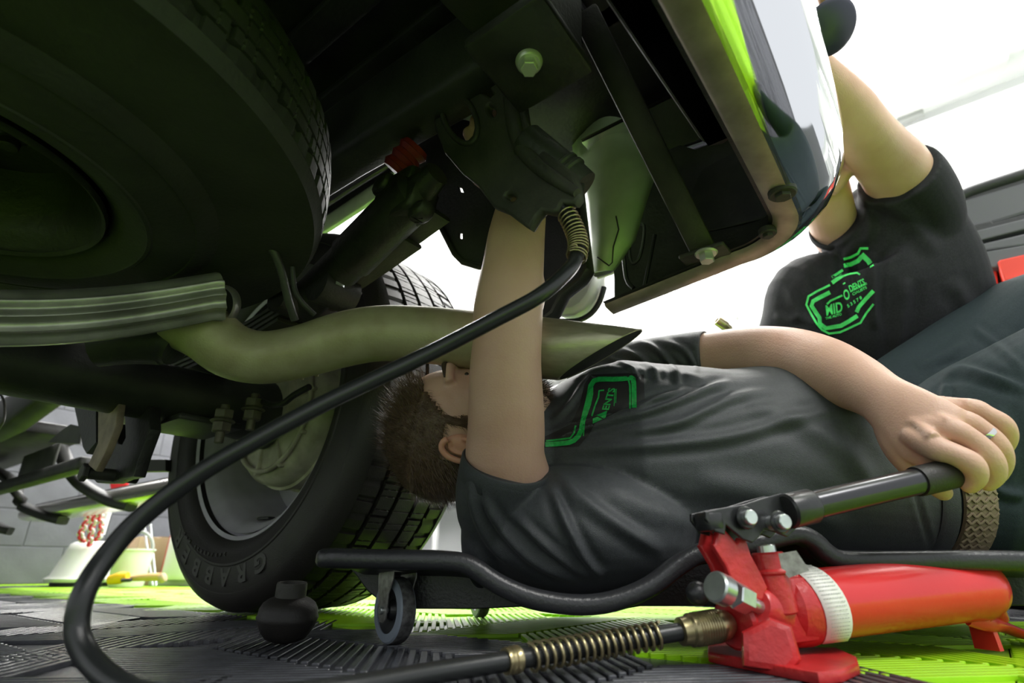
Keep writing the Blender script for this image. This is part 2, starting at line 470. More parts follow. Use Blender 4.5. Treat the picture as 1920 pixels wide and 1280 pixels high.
# rounded ceiling access panel with a clip, upper right
pts = []
cx_, cy_ = onpl(1640, 30, T(0, 0, CH - .02), Z), None
A = onpl(1655, 230, T(0, 0, CH - .02), Z); B = onpl(1890, 90, T(0, 0, CH - .02), Z)
t = thing('ceiling_hatch', 'large white ceiling hatch with rounded corners and a grey clip', 'hatch', T(1.3, 1.9, CH - .03))
rA = (A - T0).dot(E); rB = (B - T0).dot(E); sA = (A - T0).dot(O); sB = (B - T0).dot(O)
r1_, s1_ = rB + .0, max(sA, sB)
def rrect(rc0, rc1, sc0, sc1, z, rad, n=6):
    out = []
    for (cr, cs, a0) in ((rc1 - rad, sc1 - rad, 0), (rc0 + rad, sc1 - rad, 90), (rc0 + rad, sc0 + rad, 180), (rc1 - rad, sc0 + rad, 270)):
        for k in range(n + 1):
            a = math.radians(a0 + 90 * k / n); out.append(T(cr + rad * math.cos(a), cs + rad * math.sin(a), z))
    return out
MB().prism(rrect(-0.4, r1_, s1_ - 1.5, s1_, CH - .025, .12), Z, .03, bev=.006).build('hatch_panel', 'cabinet_white', t, 40)
MB().box(T(r1_ - .45, s1_ + .01, CH - .05), XY, (.13, .05, .035), .008).build('clip', 'cabinet_grey', t, 40)
# side wall fittings: white wall cupboards, strip lamps and shelves (overexposed in the photo)
for k in range(8):
    c = thing('wall_cupboard', 'white wall cupboard high on the bright side wall, %s from the grey block wall' % ['nearest', 'second', 'third', 'fourth', 'fifth', 'sixth', 'seventh', 'eighth'][k], 'cupboard', T(-2.7 + k * .75, SW - .2, 1.35), 'white wall cupboards')
    MB().box(T(-2.7 + k * .75, SW - .17, 1.62), XY, (.74, .32, .5), .006).build('carcass', 'cabinet_white', c, 30)
    for q in (-1, 1):
        d = MB().box(T(-2.7 + k * .75 + q * .18, SW - .34, 1.62), XY, (.34, .02, .46), .005).build('door', 'cabinet_white', c, 30)
        MB().box(T(-2.7 + k * .75 + q * .04, SW - .36, 1.5), XY, (.012, .02, .1), .004).build('handle', 'cabinet_grey', d, 30)
for k, zz in enumerate((2.28, 1.25)):
    t = thing('strip_lamp', ['long white strip lamp above the wall cupboards', 'long white strip lamp under the wall cupboards'][k], 'lamp', T(0, SW - .3, zz), 'strip lamps')
    MB().box(T(-.1, SW - .26, zz + .03), XY, (5.6, .12, .05), .008).build('housing', 'cabinet_white', t, 30)
    MB().box(T(-.1, SW - .27, zz - .004), XY, (5.5, .09, .02), .006).build('tube', 'lamp_panel', t, 30)
t = thing('wall_shelf', 'long grey shelf on white posts along the bright side wall', 'shelf', T(0, SW - .25, 0))
for k in range(3):
    MB().box(T(-.1, SW - .22, .55 + k * .32), XY, (5.6, .4, .03), .004).build('board', 'cabinet_grey' if k == 2 else 'cabinet_white', t, 30)
for k in range(8):
    MB().box(T(-2.8 + k * .78, SW - .42, .6), XY, (.04, .03, 1.2), .004).build('post', 'cabinet_white', t, 30)

# ================================================================== the truck
TR = thing('pickup_truck', 'dark underside and rear of a pickup truck with chrome bumper above the mechanic', 'truck', T0)
def build_tyre(name, c, ax, R, width, rim, n_pitch, detail=True, flat=True, parent=TR, m1='rubber', ref=Z):
    ax = V(ax).normalized(); c = V(c); q = V(ref); a = (q - ax * q.dot(ax)).normalized(); b = ax.cross(a)
    W_ = width; te = 0.036
    side = [(rim - .004, .052), (rim + .004, .030), (rim + .012, .018), (rim + .030, .007), (rim + .05, .001), (rim + .052, -.0012), (rim + .056, -.0012), (rim + .058, .0005), (rim + .085, .0015), (rim + .105, .007), (rim + .107, .0058), (rim + .112, .0072), (rim + .118, .010), (rim + .132, .019)]
    side = [p for p in side if p[0] < R - .014]
    # tread columns: (offset, kind) kind: 0 land shoulder,1 groove,2 block rib,3 centre rib
    cols = [(te * .55, 's', R - .012), (te, 's', R - .004)]
    wi = W_ - 2 * te
    segs = [('S', .17), ('G', .045), ('B', .15), ('G', .045), ('C', .18), ('G', .045), ('B', .15), ('G', .045), ('S', .17)]
    o = te; colsT = []
    for kind, fr in segs:
        wdt = fr * wi
        if kind == 'G': colsT += [(o + .0008, 'g'), (o + wdt - .0008, 'g')]
        else:
            k = 6 if kind == 'B' else 4
            for i in range(k + 1): colsT.append((o + wdt * i / k, kind))
        o += wdt
    P = n_pitch; fr_ = [0, .02, .08, .1, .22, .235, .26, .275, .42, .435, .46, .475, .5, .6, .62, .68, .70, .82, .835, .86, .875, .98]
    if not detail: fr_ = [0, .25, .5, .75]
    vs = []; prev = None; fs = []; rows = 0
    off_in = side
    for p in range(P):
        for f in fr_:
            th = 2 * math.pi * (p + f) / P
            row = [(r_, o_) for r_, o_ in side]
            for o_, kd, r_ in cols: row.append((r_, o_))
            for ci, (o_, kd) in enumerate(colsT):
                x = (o_ - W_ / 2) / (W_ / 2); r_ = R - .010 * x * x - (.006 * max(0, abs(x) - .6))
                if detail:
                    if kd == 'g': r_ -= .008
                    elif kd == 'B' and .02 <= f <= .08: r_ -= .006
                    elif kd == 'S' and (.60 <= f <= .68 or .08 <= f <= .1 or .02 <= f <= .04) : r_ -= .0045
                    elif kd in 'BC' and (f in (.235, .26, .435, .46, .835, .86)) and ci % 3 != 0: r_ -= .0022
                row.append((r_, o_))
            for o_, kd, r_ in reversed(cols): row.append((r_, W_ - o_))
            for r_, o_ in reversed(side): row.append((r_, W_ - o_))
            d = a * math.cos(th) + b * math.sin(th)
            for r_, o_ in row:
                v_ = c + ax * o_ + d * r_
                if flat and v_.z < 0.001: v_.z = 0.001
                vs.append(v_)
            m = len(row); rows += 1
    for k in range(rows):
        k2 = (k + 1) % rows
        for j in range(m - 1): fs.append((k * m + j, k2 * m + j, k2 * m + j + 1, k * m + j + 1))
    mb = MB(); mb.add(vs, fs)
    return mb.build(name, m1, parent, 32)
def arc_text(txt, c, ax, radius, height, th0, step, zoff, parent, ref=Z, sgn=1, m='lettering'):
    """raised lettering on a sidewall, tops outwards"""
    ax = V(ax).normalized(); c = V(c); q = V(ref); a = (q - ax * q.dot(ax)).normalized(); b = ax.cross(a)
    for i, ch in enumerate(txt):
        if ch == ' ': continue
        vs, fs = text_mesh(ch, 1.0, 0.035, 0.02)
        th = th0 + sgn * step * i
        out = []
        for v_ in vs:
            rr = radius + v_.y * height; t2 = th + sgn * v_.x * height * 1.25 / radius
            out.append(c + (a * math.cos(t2) + b * math.sin(t2)) * rr - ax * (zoff + v_.z * .08))
        MB().add(out, fs).build('raised_letter', m, parent, 0)
CW = T(0, 0, 0.42)
ty = build_tyre('tyre', CW, O, 0.42, 0.285, 0.275, 40)
lab(ty, 'black rear tyre standing on the floor with raised lettering')
# which way does angle run on the picture: a=Z up, b=O x Z = E
arc_text('GRABBER', CW, O, 0.350, 0.044, math.radians(180 - 22), math.radians(10.2), -0.0016, ty, sgn=1)
arc_text('265/60R20 M+S', CW, O, 0.311, 0.009, math.radians(180 - 5), math.radians(3.0), 0.0145, ty, sgn=1)
rim = MB()
rim.rev([(r_ + .013 if r_ > .2 else r_, o_) for r_, o_ in [(.262, .026), (.270, .022), (.272, .028), (.262, .040), (.250, .052), (.240, .062), (.236, .10), (.232, .15), (.236, .20), (.25, .235), (.262, .25), (.256, .25), (.245, .235), (.228, .205), (.10, .20), (.07, .19), (.0001, .19), (.0001, .185), (.06, .185), (.095, .192), (.222, .196), (.224, .15), (.230, .098), (.234, .06), (.246, .048), (.256, .034)]], CW, O, 96)
rm = rim.build('rim', 'rim_paint', TR, 40)
MB().box(CW + O * .085 - Z * .236 - E * .02, (E, O, Z), (.045, .018, .006), .002).build('balance_weight', 'underbody', rm, 40)
dr = MB().rev([(.0001, .03), (.06, .03), (.085, .035), (.09, .05), (.13, .055), (.155, .06), (.168, .075), (.17, .10), (.176, .102), (.176, .112), (.170, .114), (.170, .15), (.176, .152), (.176, .165), (.165, .17), (.0001, .175)], CW, O, 72).build('brake_drum', 'drum', TR, 40)
for k in range(10):
    th = 2 * math.pi * k / 10 + .2; d = Z * math.cos(th) + E * math.sin(th)
    MB().box(CW + O * .054 + d * .115, (d, O, O.cross(d)), (.075, .014, .009), .003).build('rib', 'drum', dr, 40)
MB().tube([CW + O * .05 + (Z * math.cos(a_) + E * math.sin(a_)) * .142 for a_ in [i * 2 * math.pi / 40 for i in range(40)]], .0055, 8, closed=True).build('ridge_ring', 'drum', dr, 60)
# axle
ax_ = MB().tube([CW - Z * .02 + O * s_ for s_ in (-1.5, -.9, -.45, -.1, .0, .045)], [.058, .056, .056, .056, .065, .075], 28)
axo = ax_.build('axle_tube', 'frame_paint', TR, 50)
MB().ell(CW - Z * .02 - O * .98, (.17, .15, .16), (E, O, Z), 28, 16).build('differential', 'frame_paint', TR, 60)
sp = MB()
for k, (L, zz) in enumerate(((.66, 0), (.6, -.011), (.46, -.022), (.32, -.033))):
    path = [T(L * q, -.11, .497 + zz + .11 * (L * q) ** 2 * 1.6) for q in [i / 8 for i in range(-8, 9)]]
    sf = MB().tube(path, [(.0048, .033)] * 17, 12, up=Z, power=5).build('spring_leaf', 'underbody_dusty', TR, 40)
pl = MB().box(T(0, -.11, .345), XY, (.16, .12, .012), .003).build('spring_plate', 'frame_paint', TR, 40)
for (px, py) in ((343, 800), (412, 818), (395, 775), (470, 795)):
    p = OS(px, py, -.11 if px in (343, 412) else -.06)
    nb = MB().cyl(p - Z * .012, p + Z * .06, .008).hexa(p + Z * .008, p + Z * .026, .0175).cyl(p + Z * .026, p + Z * .031, .022).hexa(p + Z * .033, p + Z * .050, .0175).build('u_bolt', 'nut_metal', TR, 40)
# frame rails and crossmembers, bed floor
fr = MB()
fr.tube([T(r_, -.16, z_) for r_, z_ in ((-3, .56), (-1.2, .56), (-.8, .60), (-.5, .74), (0, .76), (.5, .76), (.93, .74))], [(.065, .035)] * 7, 16, up=Z, power=6)
fr.build('frame_rail', 'frame_paint', TR, 40)
MB().tube([T(r_, -1.05, z_) for r_, z_ in ((-3, .56), (-1.2, .56), (-.8, .60), (-.5, .74), (0, .76), (.5, .76), (.93, .74))], [(.065, .035)] * 7, 16, up=Z, power=6).build('frame_rail', 'frame_paint', TR, 40)
for r_ in (-.62, -.3, .42, .86):
    MB().box(T(r_, -.6, .76 if r_ > -.6 else .7), XY, (.09, .86, .09), .012).build('crossmember', 'frame_paint', TR, 40)
bf = MB().box(T(-.4, -.75, .88), XY, (2.66, 1.5, .03)).box(T(.76, .12, .88), XY, (.54, .3, .03)).box(T(-1.15, .12, .88), XY, (1.16, .3, .03))
for k in range(14): bf.box(T(-.4, -1.42 + k * .104, .858), XY, (2.6, .05, .02), .006)
bf.build('bed_floor', 'underbody', TR, 40)
MB().box(T(-2.4, -.7, .62), XY, (1.3, 1.8, .05), .01).build('cab_floor', 'underbody', TR, 40)
MB().tube([T(r_, -.5, .5) for r_ in (-3, -1.4, -.95)], .032, 16).build('drive_shaft', 'frame_paint', TR, 60)
# bed side with the wheel arch, seen from inside and below
arch_px = [(380, 560), (430, 520), (520, 468), (600, 427), (660, 388), (745, 332), (800, 300), (900, 270), (1000, 262), (1060, 270), (1078, 288), (1090, 330), (1100, 420), (1106, 500), (1113, 517), (1140, 508), (1200, 470)]
S1 = .30
arch = [OS(x, y, S1) for x, y in arch_px]
def rz(p): q = p - T0; return q.dot(E), p.z
r_end = 1.04
top = [T(r_end, S1, .62), T(r_end + .02, S1, .80), T(r_end, S1, 1.46), T(-1.8, S1, 1.46), T(-1.8, S1, .62)]
mb = MB().prism(arch + top, O, .02, bev=.003)
bs = mb.build('bed_side', 'underbody', TR, 40)
osk = MB().prism([q + O * .016 for q in arch + top], O, .006, bev=.001).build('outer_skin', 'white_paint', bs, 40)
lab(osk, 'white painted outer skin')
ed = MB().tube([OS(x, y, S1 - .03) - Z * .004 for x, y in arch_px[:6]], [(.012, .03)] * 6, 10, up=O, power=4, res=3).build('arch_lip', 'panel_green_bounce', TR, 50)
up_px = [(360, 545), (420, 505), (520, 443), (600, 395), (660, 355), (745, 302), (800, 262)]
MB().prism([OS(x, y, S1 - .06) for x, y in up_px] + [T(-.1, S1 - .06, 1.40), T(-.8, S1 - .06, 1.36), OS(345, 520, S1 - .06)], O, .012, bev=.003).build('wheelhouse_liner', 'frame_paint', TR, 40)
MB().box(T(-.2, .13, 1.42), XY, (1.5, .3, .02)).build('wheelhouse_top', 'underbody', TR, 0)
MB().box(T(-.1, -.01, 1.14), XY, (1.2, .02, .54)).build('wheelhouse_wall', 'underbody', TR, 0)
lw = MB().prism([OS(x, y, .15) for x, y in ((1000, 380), (1085, 300), (1096, 400), (1109, 508), (1095, 530), (1062, 556), (1044, 592), (1018, 610), (1000, 600))], O, .03, bev=.006).build('splash_guard', 'black_plastic', TR, 40)
qb = MB().prism([OS(x, y, .36) for x, y in ((1112, 520), (1134, 510), (1131, 535), (1120, 562), (1104, 583), (1084, 594), (1060, 596), (1044, 591), (1056, 566), (1075, 545))], O, .05, bev=.014)
lab(qb.build('panel_corner', 'white_paint', TR, 60), 'glossy white lower corner of the bed side')
MB().tube([OS(x, y, .35) for x, y in ((1030, 600), (1060, 602), (1086, 600), (1108, 588), (1124, 566), (1133, 538))], .006, 10, res=3).build('trim_lip', 'black_plastic', TR, 60)
# quarter panel inside, with its pointed top
qp = MB()
L_ = [(1120, 158), (1092, 200), (1079, 232), (1074, 262), (1078, 288), (1090, 322), (1097, 380), (1104, 450), (1110, 512)]
R_ = [(1135, 160), (1150, 200), (1175, 232), (1200, 262), (1225, 300), (1228, 330), (1210, 380), (1188, 450), (1150, 505)]
rings = []
for i, (l, r) in enumerate(zip(L_, R_)):
    row = []
    for k in range(9):
        f = k / 8; x = l[0] + (r[0] - l[0]) * f; y = l[1] + (r[1] - l[1]) * f
        row.append(OS(x, y, .165 + .03 * (2 * f - 1) ** 2))
    rings.append(row)
vs = [p for r in rings for p in r]; n9 = 9
fs = [(i * n9 + j, i * n9 + j + 1, (i + 1) * n9 + j + 1, (i + 1) * n9 + j) for i in range(len(rings) - 1) for j in range(n9 - 1)]
o = MB().add(vs, fs).build('quarter_panel', 'panel_green_bounce', TR, 180)
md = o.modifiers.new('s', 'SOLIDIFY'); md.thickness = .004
lab(o, 'pale inner quarter panel with green floor light in its colour')
MB().tube([OS(x, y, .160) for x, y in ((1155, 405), (1160, 430), (1150, 462), (1148, 492), (1142, 498), (1120, 482))], .0012, 6).build('drip_line', 'underbody', TR, 60)
# second panel with the green bounce in its colour, behind the strut
MB().prism([ER(x, y, .80) for x, y in ((1128, 82), (1150, 90), (1200, 190), (1243, 238), (1244, 248), (1232, 268), (1190, 215))], E, .01, bev=.002).build('inner_panel', 'panel_green_bounce', TR, 40)
# hitch casting, near plate with its holes
def ovl(cx, cy, a, b, ang, n=16):
    ca, sa = math.cos(math.radians(ang)), math.sin(math.radians(ang))
    return [(cx + a * math.cos(t_) * ca - b * math.sin(t_) * sa, cy + a * math.cos(t_) * sa + b * math.sin(t_) * ca) for t_ in [2 * math.pi * k / n for k in range(n)]]
hp = [(700, -40), (735, 60), (800, 150), (815, 200), (822, 250), (838, 290), (872, 330), (900, 352), (930, 392), (955, 402), (985, 425), (998, 433), (1012, 410), (1022, 400), (1040, 404), (1052, 400), (1060, 385), (1082, 387), (1092, 374), (1090, 352), (1082, 328), (1060, 312), (1030, 290), (1005, 262), (992, 230), (986, 190), (984, 155), (972, 150), (960, 128), (930, 100), (890, 70), (850, 20), (820, -40)]
holes = [ovl(862, 221, 50, 27, 65), [(903, 148), (914, 150), (930, 183), (925, 187), (906, 176)], ovl(927, 212, 12, 6, 60), ovl(963, 374, 10, 6, 20)]
SH = -.15
hit = MB().prism([OS(x, y, SH) for x, y in hp], O, .014, [[OS(x, y, SH) for x, y in h] for h in holes], bev=.004)
hit.tube([OS(x, y, SH - .008) for x, y in ((830, -30), (868, 60), (925, 110), (952, 160), (962, 220), (975, 270), (1010, 312), (1055, 345), (1082, 362))], [.004, .006, .008, .009, .010, .010, .009, .007, .005], 10, res=4)
hit.tube([OS(x, y, SH - .008) for x, y in ovl(862, 221, 52, 29, 65, 20)], .004, 8, closed=True)
hit.build('hitch_bracket', 'underbody_dusty', TR, 50)
hb = MB().prism([OS(x, y, -.02) for x, y in ((780, 200), (775, 300), (806, 384), (830, 430), (852, 474), (866, 490), (900, 502), (960, 510), (990, 400), (960, 250))], O, .006,
    [[OS(x, y, -.02) for x, y in ((861, 351), (868, 354), (871, 362), (864, 361))], [OS(x, y, -.02) for x, y in ((862, 437), (869, 438), (869, 449), (862, 447))]], bev=.001)
hb.tube([OS(x, y, -.025) for x, y in ((808, 388), (830, 432), (852, 475), (868, 491), (900, 500))], .005, 8)
hb.build('frame_bracket', 'frame_paint', TR, 40)
p = W(992, 118, .60)
nrm = (CAM - p).normalized() * .35 - Z * .9; nrm.normalize()
MB().cyl(p - nrm * .004, p + nrm * .003, .0145, .0135, 28).hexa(p, p + nrm * .013, .0095).build('flange_bolt', 'bolt_zinc', TR, 40)
MB().box(p - nrm * .014, (E, nrm, E.cross(nrm)), (.10, .02, .10), .004).build('bolt_plate', 'underbody', TR, 40)
# tie strut with bolted foot
a0, a1 = W(1095, 20, .80), W(1322, 476, .872)
d = (a1 - a0); Lg = d.length; d.normalize(); n_ = (CAM - a0).normalized(); n_ = (n_ - d * n_.dot(d)).normalized()
MB().box((a0 + a1) / 2, (d, n_, d.cross(n_)), (Lg, .016, .038), .005).build('bumper_strut', 'underbody_dusty', TR, 40)
MB().box(a1 + d * .004, (E, O, Z), (.07, .05, .008), .003).build('strut_foot', 'underbody_dusty', TR, 40)
p = W(1325, 482, .855)
MB().hexa(p - Z * .008, p + Z * .006, .011).cyl(p + Z * .004, p + Z * .009, .017).build('foot_bolt', 'bolt_zinc', TR, 40)
# shock absorber
s0, s1 = W(820, 325, .80), W(555, 585, .99)
dd = (s1 - s0); 
sh = MB().tube([s0, s0 + dd * .1, s0 + dd * .12, s0 + dd * .55, s0 + dd * .56, s0 + dd * .92, s1], [.018, .024, .036, .037, .033, .033, .02], 28)
so = sh.build('shock_absorber', 'underbody', TR, 40)
q = s0 + dd * .93
MB().tube([q - O * .05 + Z * .0, q + O * .05], .03, 24).build('bushing', 'rubber', so, 40)
lp = W(628, 545, .93)
MB().tube([lp - O * .035, lp + O * .03], [.030, .030], 24).build('lower_mount', 'underbody', TR, 40)
MB().tube([lp + E * .031 * math.cos(a_) + Z * .031 * math.sin(a_) - O * .012 for a_ in [math.radians(x) for x in range(-10, 100, 10)]], [(.0015, .008)] * 11, 8, up=E).build('clamp_band', 'steel', TR, 40)
mt_ = MB()
for (x, y, D, a, b_, c) in ((745, 372, .84, .05, .05, .05), (728, 352, .84, .03, .04, .03), (775, 385, .82, .05, .05, .045), (790, 398, .80, .03, .03, .025), (722, 385, .86, .02, .03, .05), (764, 350, .84, .05, .04, .04)):
    mt_.box(W(x, y, D), (E, O, (Z + E * .4).normalized()), (a, b_, c), .008)
mt_.build('shock_mount', 'underbody', TR, 40)
# red ribbed bump stop
bp_ = MB()
for k in range(6):
    bp_.rev([(.0001, 0), (.02 + .004 * (k % 2), 0), (.024 - .004 * (k % 2), .008), (.0001, .008)], W(740 + k * 7, 322 - k * 8, .86), (W(775, 280, .86) - W(740, 322, .86)), 20)
lab(bp_.build('bump_stop', 'dark_red', TR, 40), 'dark red ribbed rubber bump stop')
# ------------------------------------------------------------------ exhaust
ex_px = [(330, 600, .86), (385, 622, .86), (432, 656, .865), (490, 670, .87), (560, 660, .87), (640, 637, .87), (710, 625, .865), (790, 627, .86), (880, 636, .855), (1015, 652, .845)]
ex_r = [.040, .043, .042, .0405, .0405, .0425, .0425, .043, .0435, .0435]
ex = MB().tube([W(*q) for q in ex_px], ex_r, 40, res=6).build('exhaust_pipe', 'exhaust_steel', TR, 60)
lab(ex, 'thick curved greenish steel exhaust pipe')
pa, pb = W(1010, 651, .845), W(1090, 661, .838)
d = (pb - pa).normalized(); upv = (Z - d * Z.dot(d)).normalized(); sd = d.cross(upv)
def tipring(r_, along, shear, n=40, k0=0):
    return [pa + d * (along + shear * math.cos(2 * math.pi * k / n) ** 1) + (upv * math.cos(2 * math.pi * k / n) + sd * math.sin(2 * math.pi * k / n)) * r_ for k in range(n)]
tpP = W(1189, 631, .842); tL = W(1062, 706, .842) - tpP
tn = tL.cross((ray(1125, 668).normalized() + upv * -.22).normalized()).normalized()
def cutring(r_, back=0.0, n=40):
    out = []
    for k in range(n):
        of = (upv * math.cos(2 * math.pi * k / n) + sd * math.sin(2 * math.pi * k / n)) * r_
        q_ = pa + of; a_ = (tpP - q_).dot(tn) / d.dot(tn); out.append(q_ + d * (a_ - back))
    return out
tp = MB().loft([tipring(.044, -.01, 0), tipring(.0455, .0, 0), tipring(.0455, .02, .0), cutring(.0450, .002), cutring(.0435, .0), cutring(.0425, .001)], cap=False).build('exhaust_tip', 'exhaust_tip', TR, 60)
MB().loft([cutring(.0424, .0015), tipring(.042, .02, 0), tipring(.040, .0, 0)], cap=True).build('soot_lining', 'soot', tp, 60)
for k, pl_ in enumerate((((478, 452, .80), (497, 455, .80), (512, 470, .80), (528, 510, .81), (540, 560, .82), (553, 600, .83)), ((548, 500, .84), (552, 540, .84), (565, 565, .84), (590, 590, .85)))):
    MB().tube([W(*q) for q in pl_], .0058 if k == 0 else .004, 12, res=4).build('exhaust_hanger', 'frame_paint', TR, 60)
# silencer with ribbed heat shield at the left
A_, B_ = W(-260, 585, .62), W(392, 558, .83)
dm = (B_ - A_).normalized(); um = (Z - dm * Z.dot(dm)).normalized(); sm_ = dm.cross(um)
def ribring(along, sc=1.0, n=72, drop=0):
    out = []
    c = A_ + dm * along - um * drop
    for k in range(n):
        th = 2 * math.pi * k / n
        rr = .034
        for a0, am, wd in ((8, .005, 6), (-18, .006, 6), (-46, .006, 6), (-74, .006, 7)):
            # angles measured from the side that faces outwards, towards the ground
            dth = (math.degrees(th) - a0 + 180) % 360 - 180
            rr += am * math.exp(-(dth / wd) ** 2)
        out.append(c + sm_ * (math.cos(th) * rr * 1.2 * sc) + um * (math.sin(th) * rr * sc))
    return out
Lm = (B_ - A_).length
nseg = 16
rg = [ribring(Lm * i / nseg, 1.0, drop=.018 * math.sin(math.pi * i / nseg)) for i in range(nseg + 1)]
rg += [ribring(Lm + .004, 1.02), ribring(Lm + .010, 1.05), ribring(Lm + .014, 1.03), ribring(Lm + .012, .9), ribring(Lm + .008, .6)]
hs = MB().loft(rg).build('heat_shield', 'shield', TR, 50)
lab(hs, 'ribbed steel heat shield round the silencer')
MB().tube([W(*q) for q in ((398, 540, .86), (425, 538, .86), (441, 552, .86), (444, 575, .86), (434, 596, .86), (415, 612, .86))], [(.012, .003)] * 6, 10, up=FW, res=4).build('pipe_collar', 'shield', TR, 60)
MB().tube([W(*q) for q in ((180, 650, .84), (250, 640, .85), (310, 640, .86), (335, 652, .86))], [.03, .034, .036, .03], 20, res=4).build('silencer_outlet', 'frame_paint', TR, 60)
# spring hangers and brackets under the left end of the axle
def pp(name, pts, s_, th, m='underbody', bev=.002):
    return MB().prism([OS(x, y, s_) for x, y in pts], O, th, bev=bev).build(name, m, TR, 40)
pp('spring_shackle', ((190, 764), (230, 752), (224, 800), (203, 852), (186, 884), (172, 872), (190, 832)), -.25, .012, 'tan_metal')
pp('spring_shackle', ((147, 760), (190, 762), (190, 830), (172, 852), (165, 840)), -.20, .02)
pp('spring_hanger', ((228, 750), (290, 760), (292, 806), (272, 860), (262, 894), (240, 898), (222, 906), (192, 906), (178, 892), (206, 850), (228, 795), (232, 832), (240, 834), (246, 822), (244, 776), (228, 776)), -.20, .02)
p = OS(166, 886, -.25)
MB().cyl(p - O * .004, p + O * .08, .011).hexa(p - O * .012, p - O * .002, .016).build('shackle_bolt', 'underbody_dusty', TR, 40)
pp('mount_plate', ((268, 885), (282, 862), (318, 862), (318, 884)), .0, .02, 'rubber')
MB().tube([OS(x, y, -.28) for x, y in ((-20, 735), (3, 742), (9, 770), (6, 790), (-4, 806))], .003, 8, res=3).build('brake_pipe', 'underbody_dusty', TR, 60)
MB().tube([OS(x, y, -.05) for x, y in ((480, 745), (505, 758), (530, 756), (552, 740), (580, 725))], .006, 8, res=4).build('brake_hose', 'underbody', TR, 60)
for k, (x, y) in enumerate(((566, 700), (594, 694))):
    MB().cyl(W(x, y - 12, .88), W(x, y + 12, .88), .006, .003, 8).build('pipe_tab', 'exhaust_steel', TR, 40)
# side step along the sill with its brackets
st = MB().tube([T(r_, .30, .340) for r_ in (-2.6, -2.2, -1.2, -.78)], [(.036, .080)] * 4, 24, up=Z, power=3).build('side_step', 'step_metal', TR, 50)
lab(st, 'bright metal side step reflecting the lime floor')
MB().box(T(-1.7, .30, .378), XY, (1.6, .09, .006), .002).build('step_pad', 'underbody', st, 0)
MB().box(T(-2.0, .02, .40), XY, (1.9, .05, .045), .01).build('sill_beam', 'underbody', TR, 40)
for k, pl_ in enumerate((((-14, 880), (20, 900), (35, 930), (45, 950), (90, 968), (118, 976)), ((112, 838), (130, 880), (150, 905), (180, 925), (215, 942), (246, 950)), ((-60, 960), (-30, 975), (0, 990), (20, 996)))):
    path = [OS(x, y, .10 + .035 * i) for i, (x, y) in enumerate(pl_)]
    MB().tube(path, [(.019, .030)] * 6, 10, up=Z, res=3, power=4).build('step_bracket', 'underbody', TR, 50)
pp('heat_plate', ((92, 828), (118, 806), (134, 795), (154, 800), (150, 832), (92, 830)), -.12, .006, 'frame_paint')
MB().box(OS(70, 870, .05), (E, (O + Z * .7).normalized(), Z), (.45, .012, .12), .003).build('floor_brace', 'frame_paint', TR, 40)
# ------------------------------------------------------------------ spare tyre, flat under the bed
CS = V((-.655, .52, .478))
spo = build_tyre('spare_tyre', CS, Z, .425, .17, .165, 36, parent=TR, flat=False, m1='rubber_dusty', ref=V((0, 1, 0)))
lab(spo, 'dusty spare tyre slung flat under the bed')
sr = MB().rev([(r_ * .70, o_) for r_, o_ in [(.236, .012), (.243, .008), (.245, .016), (.228, .03), (.215, .045), (.205, .09), (.19, .12), (.12, .125), (.10, .11), (.05, .11), (.045, .125), (.0001, .125), (.0001, .135), (.2, .135), (.22, .05), (.236, .03)]], CS, Z, 72).build('spare_rim', 'underbody', TR, 40)
for k in range(5):
    a_ = 2 * math.pi * k / 5; p = CS + V((math.cos(a_), math.sin(a_), 0)) * .060 + Z * .10
    MB().cyl(p, p + Z * .02, .011, n=16).build('wheel_nut_hole', 'rubber', sr, 40)
MB().box(CS + Z * .09, (V((1, 0, 0)), V((0, 1, 0)), Z), (.11, .03, .012), .003).build('winch_plate', 'underbody_dusty', TR, 40)
MB().cyl(CS + Z * .09, CS + Z * .36, .008).build('winch_cable', 'underbody', TR, 40)
# ------------------------------------------------------------------ bumper
def plan():
    P = [(0, s_) for s_ in np.linspace(-1.75, .125, 24)]
    P = [(1.095 + .02 * (1 - ((s_ + .85) / .97) ** 2), s_) for _, s_ in P]
    r0, s0 = P[-1]; rad = .105
    for k in range(1, 13):
        a = math.radians(90 * k / 12); P.append((r0 - rad + rad * math.cos(a), s0 + rad * math.sin(a)))
    re, se = P[-1]
    for k in range(1, 9): P.append((re - k * .028, se + .004 * math.sin(k)*0))
    return P
PL = plan()
prof = [(-.034, .527), (-.030, .523), (-.003, .519), (.002, .521), (.020, .532), (.045, .555), (.064, .59), (.072, .64), (.074, .70), (.068, .76), (.05, .795), (.03, .81), (-.08, .82)]
def bump_rings(prof, dz=0, off=0):
    rings = []
    n = len(PL)
    for i, (r_, s_) in enumerate(PL):
        a = PL[max(i - 1, 0)]; b = PL[min(i + 1, n - 1)]
        tx, ty_ = b[0] - a[0], b[1] - a[1]; l = math.hypot(tx, ty_); nx, ny = ty_ / l, -tx / l
        kk = 1.0
        if i > n - 9: kk = 1 - .75 * ((i - (n - 9)) / 8) ** 2
        lift = -.022 * max(0, i - (n - 9)) / 8
        rings.append([T(r_ + nx * (o_ * (kk if o_ > 0 else 1) + off), s_ + ny * (o_ * (kk if o_ > 0 else 1) + off), z_ + dz + lift * (z_ < .6)) for o_, z_ in prof])
    return rings
def sheet(rings):
    m = len(rings[0]); vs = [p for r in rings for p in r]
    return MB().add(vs, [(i * m + j, (i + 1) * m + j, (i + 1) * m + j + 1, i * m + j + 1) for i in range(len(rings) - 1) for j in range(m - 1)])
bo = sheet(bump_rings(prof[2:])).build('bumper', 'chrome', TR, 180)
lab(bo, 'mirror chrome rear bumper reflecting the floor and a person')
